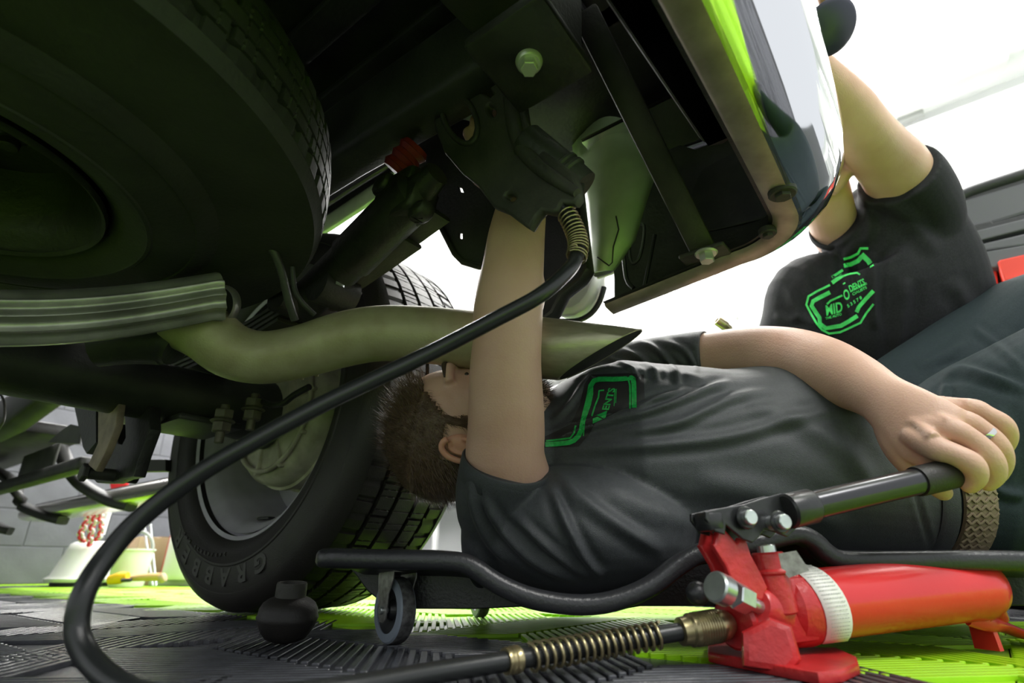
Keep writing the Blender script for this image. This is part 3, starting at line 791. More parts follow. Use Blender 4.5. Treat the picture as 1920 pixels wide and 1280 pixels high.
fo = sheet(bump_rings(prof[:4])).build('bumper_flange', 'chrome_worn', TR, 180)
lab(fo, 'worn lower flange of the bumper')
bi = sheet(bump_rings([(-.034, .530)] + [(a, b + .004) for a, b in prof[2:]], off=-.005)).build('bumper_backing', 'underbody', TR, 180)
MB().box(T(1.04, -.72, .64), XY, (.05, 1.5, .12), .02).build('bumper_beam', 'frame_paint', TR, 40)
# plastic end of the bumper with its oval recess
SE = .222
ov = [(1184, 492), (1180, 460), (1186, 430), (1197, 419), (1208, 424), (1206, 455), (1197, 486)]
MB().tube([OS(x, y, SE) for x, y in ov], .003, 8, closed=True, res=4).build('recess_rim', 'black_plastic', bo, 60)
MB().tube([OS(x, y, SE) for x, y in ((1170, 405), (1168, 450), (1174, 520), (1188, 540))], .004, 8, res=4).build('plastic_rib', 'black_plastic', bo, 60)
MB().tube([OS(x, y, SE) for x, y in ((1228, 440), (1222, 470), (1208, 540))], .0035, 8, res=4).build('plastic_rib', 'black_plastic', bo, 60)
for (x, y, rr) in ((1468, 366, .017), (1440, 440, .012)):
    p = onpl(x, y, V((0, 0, .516)), Z)
    MB().cyl(p, p + Z * .01, rr, n=20).hexa(p - Z * .004, p + Z * .002, rr * .6).build('flange_bolt', 'underbody_dusty', TR, 40)
MB().box(W(1275, 85, .66), (E, O, Z), (.04, .02, .012), .003).build('bracket_tab', 'drum', TR, 40)
MB().box(T(1.06, -.6, 1.16), XY, (.05, 1.5, .60), .02).build('tailgate', 'white_paint', TR, 40)
t = thing('added_wall_lamp', 'slim white lamp bar added on the grey block wall to light the far floor', 'lamp', T(RF + .08, 1.0, 1.5))  # added fixture to go with the extra light on this wall
MB().box(T(RF + .05, 1.0, 1.56), XY, (.12, 3.2, .06), .01).build('housing', 'cabinet_white', t, 30)
MB().box(T(RF + .06, 1.0, 1.526), XY, (.08, 3.1, .012), .003).build('diffuser', 'lamp_panel', t, 30)
# ================================================================== mechanic's creeper
CR = thing('creeper', 'low black plastic creeper on grey casters under the lying mechanic', 'creeper', G(735, 1213))
YN = .665
def OY(px, py, y): return onpl(px, py, V((0, y, 0)), V((0, 1, 0)))
rail_px = [(628, 1046), (700, 1048), (780, 1049), (850, 1052), (885, 1062), (930, 1092), (985, 1117), (1050, 1131), (1110, 1133), (1165, 1122), (1220, 1098), (1262, 1066), (1300, 1042), (1340, 1030), (1400, 1022), (1470, 1004), (1500, 1003), (1525, 1016), (1548, 1038), (1580, 1050), (1680, 1051), (1800, 1050), (1900, 1051), (2000, 1052), (2110, 1053)]
near = [OY(x, y, YN) for x, y in rail_px]
ctr = .935
far = [V((p.x, 2 * ctr - YN, p.z)) for p in near]
def railtube(pts, flip):
    pp_, rr_ = resample(pts, [(.0105, .014)] * len(pts), 3)
    mb = MB().tube(pts, [(.0105, .014)] * len(pts), 14, up=Z, res=3, power=3)
    return mb
c0 = near[0]; c1 = near[-1]
mid_l = [V((c0.x - .012, c0.y + .02, c0.z)), V((c0.x - .018, c0.y + .08, c0.z)), V((c0.x - .02, ctr, c0.z)), V((c0.x - .018, far[0].y - .08, c0.z)), V((c0.x - .012, far[0].y - .02, c0.z))]
loop = list(reversed(far)) + list(reversed(mid_l)) + near
railtube(loop, 0).build('rail', 'creeper_plastic', CR, 60)
# deck: follows the rail, sagging between the sides
P_, R_ = resample(near, [(1, 1)] * len(near), 3)
rings = []
for p in P_:
    row = []
    for k in range(13):
        f = k / 12; y = YN + .008 + (2 * (ctr - YN) - .016) * f
        sag = .02 * math.sin(math.pi * f)
        row.append(V((p.x, y, max(.026, p.z - .004 - sag))))
    rings.append(row)
dm_ = MB().add([q for r in rings for q in r], [(i * 13 + j, i * 13 + j + 1, (i + 1) * 13 + j + 1, (i + 1) * 13 + j) for i in range(len(rings) - 1) for j in range(12)])
dk = dm_.build('deck', 'creeper_plastic', CR, 60); m_ = dk.modifiers.new('s', 'SOLIDIFY'); m_.thickness = .006
# side skirts below the rail, one at each side
sk_px = [(655, 1062), (668, 1078), (690, 1108), (720, 1132), (780, 1141), (900, 1141), (1000, 1136), (1060, 1150), (1130, 1148), (1200, 1136), (1300, 1136), (1420, 1138), (1600, 1136), (1800, 1135), (2080, 1135), (2080, 1052), (1600, 1052), (1545, 1040), (1500, 1006), (1440, 1012), (1300, 1044), (1262, 1068), (1220, 1100), (1165, 1124), (1110, 1135), (1050, 1133), (985, 1119), (930, 1096), (885, 1066), (850, 1056), (700, 1054)]
for yy, nm in ((YN + .14, 'near'), (2 * ctr - YN - .14, 'far')):
    pts = [OY(x, y, YN + .14) for x, y in sk_px]; pts = [V((p.x, yy, p.z)) for p in pts]
    MB().prism(pts, V((0, 1, 0)), .005, bev=.0015).build('side_skirt', 'creeper_plastic', CR, 40)
def caster(p, yaw, name='caster'):
    """p: contact point on the floor; yaw: direction the axle points to"""
    n = V((math.cos(yaw), math.sin(yaw), 0)); d = Z.cross(n); R = .0375
    c = p + Z * R
    fk = MB()
    for sg in (1, -1):
        q = c + n * (.0155 * sg)
        fk.prism([q + d * .010 - Z * .008, q + d * .004 - Z * .014, q - d * .006 - Z * .013, q - d * .011 - Z * .004, q - d * .018 + Z * .038, q - d * .016 + Z * .044, q + d * .022 + Z * .044, q + d * .022 + Z * .036, q + d * .012 + Z * .018], n, .0022, bev=.0005)
    fk.box(c + Z * .0445 + d * .003, (d, n, Z), (.04, .034, .003), .001)
    ro = fk.build('fork', 'steel_plate', CR, 40)
    MB().cyl(c + Z * .045, c + Z * .050, .016, n=24).box(c + Z * .052, (V((1, 0, 0)), V((0, 1, 0)), Z), (.075, .05, .0025), .0008).build('top_plate', 'steel_plate', ro, 40)
    MB().cyl(c - n * .020, c + n * .020, .0045, n=16).build('axle_rivet', 'steel', ro, 40)
    w1 = MB().rev([(.026, .0105), (.035, .0102), (.0368, .0085), (.0368, -.0085), (.035, -.0102), (.026, -.0105), (.026, .0105)], c, n, 48).build('caster_tyre', 'wheel_grey', CR, 40)
    MB().rev([(.0366, .0086), (.0375, .0068), (.0375, -.0068), (.0366, -.0086)], c, n, 48).build('tread_band', 'wheel_tread', w1, 60)
    MB().rev([(.0265, .0095), (.024, .007), (.012, .004), (.009, .010), (.0001, .011), (.0001, -.011), (.009, -.010), (.012, -.004), (.024, -.007), (.0265, -.0095)], c, n, 40).build('hub', 'black_plastic', w1, 40)
caster(G(733, 1209) + V((0, .008, 0)), math.radians(180 + 38))
caster(V((-.06, 1.17, 0)), math.radians(180 + 20))
caster(V((.71, .72, 0)), math.radians(200))
caster(V((.71, 1.15, 0)), math.radians(200))
# ================================================================== hand pump
PU = thing('hydraulic_pump', 'red hand-operated hydraulic pump with black lever on the tile floor', 'pump', G(1450, 1245))
ra, rb = W(1500, 1135, .572), W(1838, 1099, .64)
pd = (rb - ra).normalized(); pu = (Z - pd * Z.dot(pd)).normalized(); ps = pd.cross(pu)
Lp = (rb - ra).length
MB().rev([(.0001, -.01), (.0335, -.01), (.0335, 0), (.0335, Lp * .9), (.0342, Lp * .93), (.0335, Lp * .97), (.030, Lp + .004), (.024, Lp + .011), (.0001, Lp + .013)], ra, pd, 56).build('reservoir', 'pump_red', PU, 40)
q = W(1737, 1062, .615)
f0 = ra + pd * ((q - ra).dot(pd)) + pu * .0325
MB().cyl(f0, f0 + pu * .007, .0115, n=24).build('filler_cap', 'steel', PU, 40)
# cast head
hd = MB()
hc = ra - pd * .022
hd.box(hc + pu * .0, (pd, ps, pu), (.050, .058, .060), .010)
hd.rev([(.0001, -.006), (.030, -.006), (.036, .0), (.037, .022), (.0355, .03), (.0001, .03)], ra - pd * .024, pd, 40)
vt = W(1440, 1045, .555)
hd.cyl(vt - pu * .05, vt + pu * .005, .0165, .0155, 28)
hd.cyl(vt - pu * .016, vt - pu * .010, .018, n=28)
# fork that carries the lever pivot
fk = [(1322, 1020), (1340, 985), (1352, 992), (1372, 1018), (1380, 1008), (1395, 1012), (1398, 1040), (1410, 1072), (1418, 1100), (1400, 1125), (1345, 1110), (1336, 1060), (1318, 1022)]
for off in (-.010, .012):
    hd.prism([W(x, y, .545) + ps * off for x, y in fk], ps, .007, bev=.002)
hd.cyl(W(1375, 1168, .535), W(1430, 1155, .56), .024, .026, 32)     # coupler boss
hd.cyl(W(1415, 1135, .528), W(1450, 1150, .548), .017, .022, 28)     # release valve boss
ho = hd.build('pump_head', 'pump_red_cast', PU, 40)
lab(ho, 'rough red cast pump head')
# foot
zf = .0045
ft = MB()
outl = [(1328, 1212), (1352, 1200), (1398, 1196), (1425, 1203), (1470, 1212), (1530, 1222), (1570, 1222), (1608, 1240), (1612, 1254), (1580, 1268), (1535, 1272), (1480, 1262), (1400, 1246), (1328, 1232)]
ft.prism([G(x, y, zf) for x, y in outl], Z, .009, bev=.002)
ft.prism([W(1392, 1250, .50), W(1392, 1185, .53), W(1442, 1160, .545), W(1480, 1175, .545), W(1500, 1235, .505), W(1480, 1262, .49)], (CAM - W(1440, 1200, .53)).normalized(), .022, bev=.006)
ft.build('pump_foot', 'pump_red_cast', PU, 40)
rf_ = MB().tube([rb - pu * .026 - pd * .03, rb - pu * .036 - pd * .005, W(1880, 1175, .655), W(1930, 1192, .66), W(1990, 1200, .67)], [(.012, .006), (.010, .007), (.006, .012), (.005, .013), (.005, .013)], 12, up=Z, res=4)
rf_.tube([rb - pd * .012 - pu * .02, rb + pd * .012 - pu * .02, W(1872, 1160, .65)], [(.02, .012), (.012, .009), (.006, .01)], 12, up=pu)
p_ = W(1838, 1165, .64); rf_.prism([p_ + pu * .01 + ps * .012, p_ + pu * .01 - ps * .012, V((p_.x - ps.x * .014, p_.y - ps.y * .014, .001)), V((p_.x + ps.x * .014, p_.y + ps.y * .014, .001))], pd, .006)
rf_.build('rear_foot', 'pump_red', PU, 40)
# sticker hanging on the reservoir, wrapped round it
sk = MB(); pts = [(1478, 1040), (1500, 1070), (1520, 1105), (1540, 1140), (1556, 1180), (1562, 1218)]
cols_ = []
rr_ = .0378
for k in range(15):
    f = k / 14; ang = math.radians(100 - 160 * f)
    al = -.016 + .016 * f
    c = ra + pd * al
    e_ = (pu * math.sin(ang) - ps * math.cos(ang) * -1)
    side_ = ps if (CAM - ra).dot(ps) > 0 else -ps
    e_ = pu * math.sin(ang) + side_ * math.cos(ang)
    cols_.append((c + e_ * rr_ - pd * .0, c + e_ * rr_ + pd * .030))
vs = [p for ab in cols_ for p in ab]
st_ = MB().add(vs, [(2 * i, 2 * i + 1, 2 * i + 3, 2 * i + 2) for i in range(14)]).build('sticker', 'sticker', PU, 180)
m_ = st_.modifiers.new('s', 'SOLIDIFY'); m_.thickness = .0006
lab(st_, 'white warning sticker with fine grey print')
ink = MB()
for k in range(4, 28):
    f = k / 29; ang = math.radians(100 - 160 * f); e_ = pu * math.sin(ang) + side_ * math.cos(ang); t_ = side_ * math.sin(ang) * -1 + pu * math.cos(ang)
    c = ra + pd * (-.016 + .016 * f) + e_ * (rr_ + .0008)
    w0 = .004; x = w0
    while x < .026:
        wd = random.uniform(.0008, .0028); hgt = .0016 if k > 6 else .003
        ink.add([c + pd * x, c + pd * (x + wd), c + pd * (x + wd) + t_ * hgt * .5, c + pd * x + t_ * hgt * .5], [(0, 1, 2, 3)]); x += wd + .0007
io = ink.build('small_print', 'ink', st_, 0); io['kind'] = 'stuff'
gm = MB()
tb0 = ra + pd * .004
gp = [W(1444, 1040, .545), W(1492, 1032, .548), W(1515, 1068, .55), W(1478, 1082, .547)]
MB().prism(gp, (CAM - gp[0]).normalized(), .0008).build('metal_tag', 'steel_plate', PU, 0)
# release valve: steel T bolt
v0, v1, v2 = W(1348, 1102, .505), W(1385, 1118, .515), W(1428, 1140, .527)
rv = MB().cyl(v1, v2, .0062, n=20).hexa(v1 - (v2 - v1) * .25, v1 + (v2 - v1) * .35, .0125).build('release_valve', 'steel', PU, 40)
MB().cyl(v0 - (v1 - v0).normalized() * .006, v0 + (v1 - v0).normalized() * .010, .0135, n=28).build('valve_knob', 'steel', rv, 40)
MB().ell(W(1308, 1112, .545), .011).build('rubber_plug', 'black_plastic', PU, 60)
MB().cyl(W(1408, 1068, .565), W(1412, 1100, .565), .006).build('pump_piston', 'steel', PU, 40)
MB().cyl(vt, vt + pu * .012, .009, n=20).build('ram_rod', 'steel', PU, 40)
# lever linkage
lk = MB()
lpx = [(1303, 975), (1306, 962), (1345, 953), (1395, 945), (1440, 932), (1490, 920), (1520, 925), (1527, 975), (1500, 992), (1478, 1006), (1455, 998), (1430, 992), (1412, 1008), (1395, 1018), (1375, 1012), (1345, 985), (1338, 1004), (1318, 998)]
for off in (-.008, .016):
    lk.prism([W(x, y, .545) + ps * off for x, y in lpx], ps, .004, bev=.001)
lk.box(W(1325, 978, .545) + ps * .004, (pd, ps, pu), (.018, .024, .018), .003)
lk.build('lever_plates', 'pump_black', PU, 40)
sd_ = -side_ if False else side_
for (x, y) in ((1386, 972), (1448, 980)):
    c = W(x, y, .545)
    MB().cyl(c - side_ * .02, c + side_ * .019, .0068, n=24).build('pivot_pin', 'steel', PU, 40)
    MB().cyl(c + side_ * .009, c + side_ * .0125, .0105, n=24).build('washer', 'pump_black', PU, 40)
h0, h1 = W(1478, 958, .552), W(1790, 886, .605)
hdir = (h1 - h0).normalized()
MB().rev([(.0001, 0), (.0145, 0), (.0165, .002), (.0165, .028), (.0152, .03), (.0001, .03)], h0 + hdir * -.002, hdir, 32).build('lever_socket', 'pump_black', PU, 40)
lv = MB().rev([(.0001, 0), (.0133, 0), (.0133, (h1 - h0).length - .05), (.0001, (h1 - h0).length - .05)], h0 + hdir * .02, hdir, 36).build('lever_tube', 'handle_black', PU, 40)
lab(lv, 'glossy black steel lever tube')
MB().rev([(.0001, 0), (.0150, 0), (.0155, .003), (.0155, .052), (.0145, .058), (.0001, .060)], h1 - hdir * .052, hdir, 32).build('grip_end', 'rubber', PU, 40)
# ================================================================== hose with its fittings
HO = thing('hydraulic_hose', 'long black hydraulic hose looping from the red pump up to the truck frame', 'hose', G(1250, 1235))
hp_ = [(1362, 1170, .535), (1250, 1188, .52), (1120, 1210, .505), (980, 1234, .468), (820, 1260, .425), (650, 1292, .372), (480, 1322, .34), (330, 1325, .335), (235, 1290, .355), (172, 1240, .375), (145, 1185, .385), (156, 1115, .395), (198, 1045, .415), (265, 970, .435), (370, 890, .455), (480, 825, .475), (600, 760, .50), (700, 712, .52), (820, 655, .54), (930, 598, .545), (1010, 555, .55), (1058, 515, .57), (1078, 488, .59), (1084, 455, .605), (1072, 418, .615), (1050, 380, .63)]
HP = []
for x, y, D in hp_:
    p = W(x, y, D)
    if p.z < .012: p.z = .012
    HP.append(p)
HPs, _ = resample(HP, [(1, 1)] * len(HP), 12)
MB().tube(HPs, .0077, 20).build('hose_line', 'hose_rubber', HO, 80)
def hose_spring(i0, i1, turns, rad, wire, name, mt):
    seg = HPs[i0:i1]; n = turns * 14
    L = len(seg); path = []
    for k in range(n + 1):
        f = k / n * (L - 1); a = int(min(f, L - 2)); p = seg[a].lerp(seg[a + 1], f - a)
        t = (seg[a + 1] - seg[a]).normalized(); u = (Z - t * Z.dot(t)).normalized() if abs(t.z) < .95 else (V((1, 0, 0)) - t * t.x).normalized(); b = t.cross(u)
        th = 2 * math.pi * k / 14
        path.append(p + (u * math.cos(th) + b * math.sin(th)) * rad)
    return MB().tube(path, wire, 6).build(name, mt, HO, 80)
hose_spring(13, 36, 17, .0108, .00155, 'guard_spring', 'brass')
hose_spring(22 * 12 + 2, 24 * 12 + 6, 14, .0105, .0011, 'guard_spring', 'brass')
cA, cB = HP[0], HP[1]; cdv = (cB - cA).normalized()
cp = [(.0001, -.002), (.008, -.002), (.0125, .004), (.0145, .012)]
for k in range(10): cp += [(.0148, .014 + k * .0026), (.0142, .0153 + k * .0026)]
cp += [(.0145, .042), (.0125, .044), (.0120, .052), (.0001, .054)]
MB().rev(cp, cA - cdv * .004, cdv, 36).build('brass_coupler', 'brass', HO, 40)
cD = HPs[38]; cd2 = (HPs[36] - HPs[39]).normalized()
MB().rev([(.0001, 0), (.0098, 0), (.0104, .002), (.0096, .004), (.0106, .006), (.0098, .008), (.0108, .010), (.0102, .013), (.0001, .013)], cD - cd2 * .004, cd2, 24).build('spring_collar', 'brass', HO, 40)
# ram the hose feeds, clamped in the frame
RA = thing('hydraulic_ram', 'dark hydraulic ram with a ringed collar held up against the frame', 'ram', W(1035, 300, .66))
rp, rq = W(985, 262, .69), W(1092, 352, .665); rd = (rq - rp); Lr = rd.length
MB().rev([(.0001, 0), (.020, 0), (.022, .003), (.022, Lr * .62), (.0245, Lr * .64), (.0245, Lr * .67), (.0225, Lr * .69), (.0225, Lr * .72), (.0250, Lr * .74), (.0250, Lr * .78), (.022, Lr * .8), (.021, Lr), (.0001, Lr)], rp, rd, 36).build('cylinder', 'frame_paint', RA, 40)
MB().tube([rq - rd * .1, W(1075, 372, .645), W(1052, 385, .632)], .010, 16, res=3).build('inlet', 'frame_paint', RA, 60)
# flex head lying on the floor
FH = thing('rubber_flex_head', 'round black rubber flex head with short metal neck, alone on the floor by the tyre', 'tool', G(540, 1205))
fc = W(538, 1168, .70); fc.z = .0285
fa = (Z + V((.04, -.1, 0))).normalized()
MB().rev([(.0001, -.0275), (.014, -.027), (.024, -.023), (.030, -.015), (.0345, -.006), (.0352, -.003), (.0368, .0005), (.0352, .004), (.0345, .010), (.031, .0165), (.025, .021), (.019, .0235), (.0001, .025)], fc, fa, 48).build('rubber_bulb', 'rubber', FH, 60)
MB().rev([(.0001, .015), (.0182, .015), (.0185, .018), (.0182, .038), (.0175, .040), (.0150, .040), (.0145, .026), (.0001, .026)], fc, fa, 36).build('neck', 'underbody_dusty', FH, 40)
# brass-tipped nozzle standing behind the forearm
NZ = thing('brass_nozzle', 'small brass tipped tube sticking up behind the forearm of the lying person', 'nozzle', W(1400, 680, 1.28))
n0, n1, n2 = W(1344, 600, 1.22), W(1366, 616, 1.22), W(1420, 665, 1.24)
nd = (n1 - n0).normalized()
MB().rev([(.006, .004), (.006, 0), (.0095, 0), (.0105, .003), (.0105, .022), (.0085, .026), (.0080, .034), (.0001, .034), (.0001, .012), (.006, .010)], n0, nd, 28).build('nozzle_tip', 'brass', NZ, 40)
MB().tube([n0 + nd * .03, n2, V((n2.x + .05, n2.y + .06, .3)), V((n2.x + .08, n2.y + .1, .006))], .0055, 12, res=5).build('nozzle_hose', 'hose_rubber', NZ, 60)
# ================================================================== things by the grey wall
def base(px, py): return G(px, py)
b0 = V((0, 0, 0)); wb = W(175, 1060, 2.95); wb.z = 0
BS = thing('barrier_stand', 'white plastic barrier post base with red and white chain by the grey wall', 'barrier', wb)
sc_ = 3.35 / F
MB().loft([[wb + V((math.cos(a) * rr, math.sin(a) * rr, z)) for a in [2 * math.pi * k / 24 for k in range(24)]] for rr, z in ((.19, .02), (.195, .035), (.175, .05), (.13, .17), (.12, .20), (.10, .21), (.03, .215))]).build('post_base', 'plastic_white', BS, 50)
MB().loft([[wb + V((math.cos(a) * rr, math.sin(a) * rr, z)) for a in [2 * math.pi * k / 24 for k in range(24)]] for rr, z in ((.165, .002), (.165, .02))]).build('base_ring', 'tool_black', BS, 50)
MB().tube([wb + Z * .25, wb + Z * .75 + V((.03, 0, 0))], .016, 16).build('post', 'plastic_white', BS, 60)
MB().ell(wb + V((.05, -.03, .52)), (.05, .02, .06)).build('post_hook', 'chain_red', BS, 60)
for k, pl_ in enumerate((((158, 1020 - 20 + 15), (150, 1005), (158, 985), (172, 962), (185, 950)), ((168, 1022), (170, 1000), (176, 975), (184, 955)), ((181, 1012), (190, 995), (189, 975), (187, 958)))):
    pth = [W(x, y, 2.85) for x, y in pl_]; pr, _ = resample(pth, [(1, 1)] * len(pth), 3)
    for i in range(len(pr) - 1):
        a, b_ = pr[i], pr[i + 1]; m = (a + b_) / 2; t = (b_ - a).normalized(); s_ = (V((1, 0, 0)) if i % 2 else V((0, 1, 0)))
        s_ = (s_ - t * s_.dot(t)).normalized(); hl = (b_ - a).length * .62
        MB().tube([m + t * (hl * math.cos(q)) + s_ * (.013 * math.sin(q)) for q in [2 * math.pi * j / 10 for j in range(10)]], .0065, 6, closed=True).build('chain_link', 'chain_red' if i % 2 == 0 else 'plastic_white', BS, 60)
def onf(px, D): p = W(px, 1080, D); p.z = 0; return p
p = onf(240, 2.75)
t = thing('white_tub', 'white plastic tub with a bail handle between barrier base and cardboard box', 'tub', p)
MB().rev([(r_ * .7, z_ * .8) for r_, z_ in [(.0001, .002), (.10, .002), (.105, .01), (.125, .20), (.135, .205), (.135, .215), (.118, .215), (.098, .01), (.0001, .01)]], p, Z, 32).build('tub_body', 'plastic_white', t, 40)
MB().tube([p + V((0.09 * math.cos(a), 0, .165 + .09 * math.sin(a))) for a in [math.pi * k / 12 for k in range(13)]], .008, 10).build('bail_handle', 'cabinet_grey', t, 60)
p = onf(278, 3.1)
t = thing('cardboard_box', 'plain brown cardboard box standing by the grey wall', 'box', p)
MB().box(p + Z * .12, (E, O, Z), (.24, .26, .24), .003).build('carton', 'card', t, 0)
MB().box(p + Z * .2415, (E, O, Z), (.24, .05, .002)).build('packing_tape', 'wood', t, 0)
p = onf(222, 2.6)
t = thing('spray_gun', 'small yellow and black tool lying beside the cardboard box', 'tool', p)
MB().tube([W(205, 1087, 2.6), W(225, 1083, 2.6), W(240, 1080, 2.6)], [.02, .026, .018], 14, res=3).build('tool_body', 'yellow', t, 60)
MB().tube([W(228, 1088, 2.57), W(246, 1087, 2.57)], .008, 10).build('trigger', 'tool_black', t, 60)
p = onf(272, 2.6)
t = thing('mallet', 'wooden handled mallet lying on the floor before the cardboard box', 'mallet', p)
MB().tube([W(246, 1084, 2.6), W(268, 1082, 2.6), W(300, 1081, 2.6)], [.012, .016, .018], 14, res=2).build('mallet_handle', 'wood', t, 60)
MB().cyl(W(301, 1081, 2.6) - Z * .01, W(310, 1081, 2.6), .02).build('mallet_head', 'card', t, 60)
p = onf(330, 3.0)
t = thing('white_cylinder', 'tall white drum with a red edge at the wall behind the tyre', 'drum', p)
MB().rev([(.0001, .03), (.13, .03), (.14, .05), (.13, .34), (.10, .42), (.0001, .43)], p + V((.08, 0, 0)), Z, 32).build('drum_body', 'plastic_white', t, 50)
MB().tube([p + V((-.06, -.03, .06)), p + V((-.05, -.03, .25)), p + V((-.02, -.03, .42))], .008, 8, res=3).build('red_edge', 'chain_red', t, 60)
MB().box(p + V((.1, 0, .015)), (V((1, 0, 0)), V((0, 1, 0)), Z), (.36, .2, .03), .005).build('drum_tray', 'cabinet_grey', t, 30)
for k in range(2):
    a = W(292 + 6 * k, 1072, 2.8); b_ = W(270 + 12 * k, 985, 2.95)
    t = thing('metal_rod', ['thin bluish metal rod leaning left against the grey wall', 'thin bluish metal rod leaning beside the other against the wall'][k], 'rod', (a.x, a.y, 0), 'leaning rods')
    MB().tube([V((a.x, a.y, .004)), b_], .006, 8).build('shaft', 'steel', t, 60)
    MB().ell(b_, .008).build('rod_end', 'steel', t, 60)
# tool chest, right
TC = thing('tool_chest', 'black lidded tool chest with red drawers at the right edge', 'tool chest', T(2.2, 1.5, 0))
def toolbox():
    o_ = W(1770, 470, 2.35); 
    # local frame: runs along E
    c = T(2.2, 1.45, 0)
    s_ = 1.5
    def P(x, y): return OS(x, y, s_)
    MB().prism([P(1782, 380), P(1800, 365), P(1850, 345), P(1920, 322), P(2100, 262), P(2200, 560), P(1870, 660), P(1800, 440)], O, .03, bev=.008).build('lid_back', 'tool_black', TC, 40)
    MB().tube([P(1786, 392), P(1798, 372), P(1850, 352), P(1920, 330), P(2100, 270)], [(.022, .03)] * 5, 12, up=Z, res=2).build('lid_rim', 'tool_black', TC, 60)
    MB().prism([P(1800, 392), P(1812, 380), P(1920, 348), P(2080, 300), P(2080, 350), P(1920, 408), P(1812, 440)], O, .05, bev=.01).build('lid_panel', 'tool_grey', TC, 40)
    b1 = MB().prism([P(1790, 440), P(1858, 424), P(1862, 428), P(1920, 412), P(2090, 362), P(2090, 372), P(1920, 424), P(1796, 456)], O, .08, bev=.004).build('lid_edge', 'tool_black', TC, 40)
    MB().tube([P(1812, 445), P(1828, 442)], .006, 8).build('catch', 'steel', b1, 60)
    MB().prism([P(1796, 456), P(1920, 426), P(2090, 376), P(2090, 400), P(1920, 446), P(1804, 474)], O, .12, bev=.004).build('tray_front', 'tool_grey', TC, 40)
    MB().prism([P(1806, 482), P(1920, 456), P(2090, 412), P(2090, 440), P(1920, 478), P(1812, 492)], O, .14, bev=.006).build('tray_front', 'tool_grey', TC, 40)
    MB().prism([P(1814, 496), P(1920, 480), P(2090, 444), P(2110, 470), P(1920, 500), P(1880, 508), P(1872, 520), P(1845, 520)], O, .16, bev=.004).build('body_trim', 'tool_grey', TC, 40)
    for k, (y0, y1) in enumerate(((510, 548), (552, 590), (594, 640))):
        d = MB().prism([P(1870 + 3 * k, y0 + 3), P(1874, y0 - 1), P(2100, y0 - 50), P(2110, y1 - 50), P(1882, y1)], O, .18, bev=.004).build('drawer', 'tool_red', TC, 40)
        if k == 1: MB().prism([P(1896, 548), P(1920, 542), P(2010, 520), P(2012, 540), P(1922, 561), P(1902, 563)], O, .21, bev=.003).build('drawer_label', 'plastic_white', d, 40)
    MB().prism([P(1848, 522), P(1868, 518), P(1884, 640), P(1870, 640)], O, .10, bev=.003).build('side_panel', 'tool_red', TC, 40)
    q = P(1990, 600)
    MB().box(T((q - T0).dot(E) + .12, s_ + .02, q.z / 2 - .03), XY, (.9, .4, max(.1, q.z - .06)), .01).build('cabinet_body', 'tool_grey', TC, 40)
toolbox()
# ================================================================== people
def head_mb(M4, neck_to, k=1.0, nr=.056):
    """M4: origin mid-head, x right, y face, z crown"""
    mb = MB()
    X, Y_, Z_ = [M4.to_3x3() @ V(a) * k for a in ((1, 0, 0), (0, 1, 0), (0, 0, 1))]
    P = lambda x, y, z: M4 @ (V((x, y, z)) * k)
    ax = (X, Y_, Z_)
    mb.ell(P(0, -.012, .035), (.076, .098, .085), ax, 28, 18)
    mb.ell(P(0, .034, .0), (.064, .060, .088), ax, 24, 16)
    mb.ell(P(0, .026, -.062), (.055, .060, .048), ax, 24, 16)
    mb.ell(P(0, .074, -.092), (.024, .019, .018), ax)
    mb.tube([P(0, .088, .030), P(0, .099, .004), P(0, .114, -.022), P(0, .100, -.032)], [.007 * k, .009 * k, .0125 * k, .011 * k], 12, res=3)
    for s_ in (1, -1):
        mb.ell(P(.012 * s_, .098, -.024), (.008, .010, .007), ax, 12, 8)
        mb.ell(P(.040 * s_, .062, -.012), (.024, .026, .026), ax)
        mb.tube([P(.010 * s_, .090, .040), P(.032 * s_, .088, .044), P(.052 * s_, .070, .036)], [.008 * k, .009 * k, .007 * k], 10, res=2)
        mb.tube([P(.072 * s_, -.01, -.03), P(.055 * s_, .03, -.075), P(.02 * s_, .065, -.098)], [.016 * k, .018 * k, .016 * k], 10, res=2)
    mb.tube([P(-.024, .085, -.055), P(0, .097, -.052), P(.024, .085, -.055)], .007 * k, 10, res=3)
    mb.tube([P(-.020, .083, -.066), P(0, .094, -.067), P(.020, .083, -.066)], .0075 * k, 10, res=3)
    mb.tube([P(0, -.025, .0), P(0, -.022, -.06), V(neck_to[0]), V(neck_to[1])], [(nr * .95, nr), (nr, nr), (nr, nr * 1.02), (nr * .96, nr * .96)], 24, up=X, res=4)
    return mb
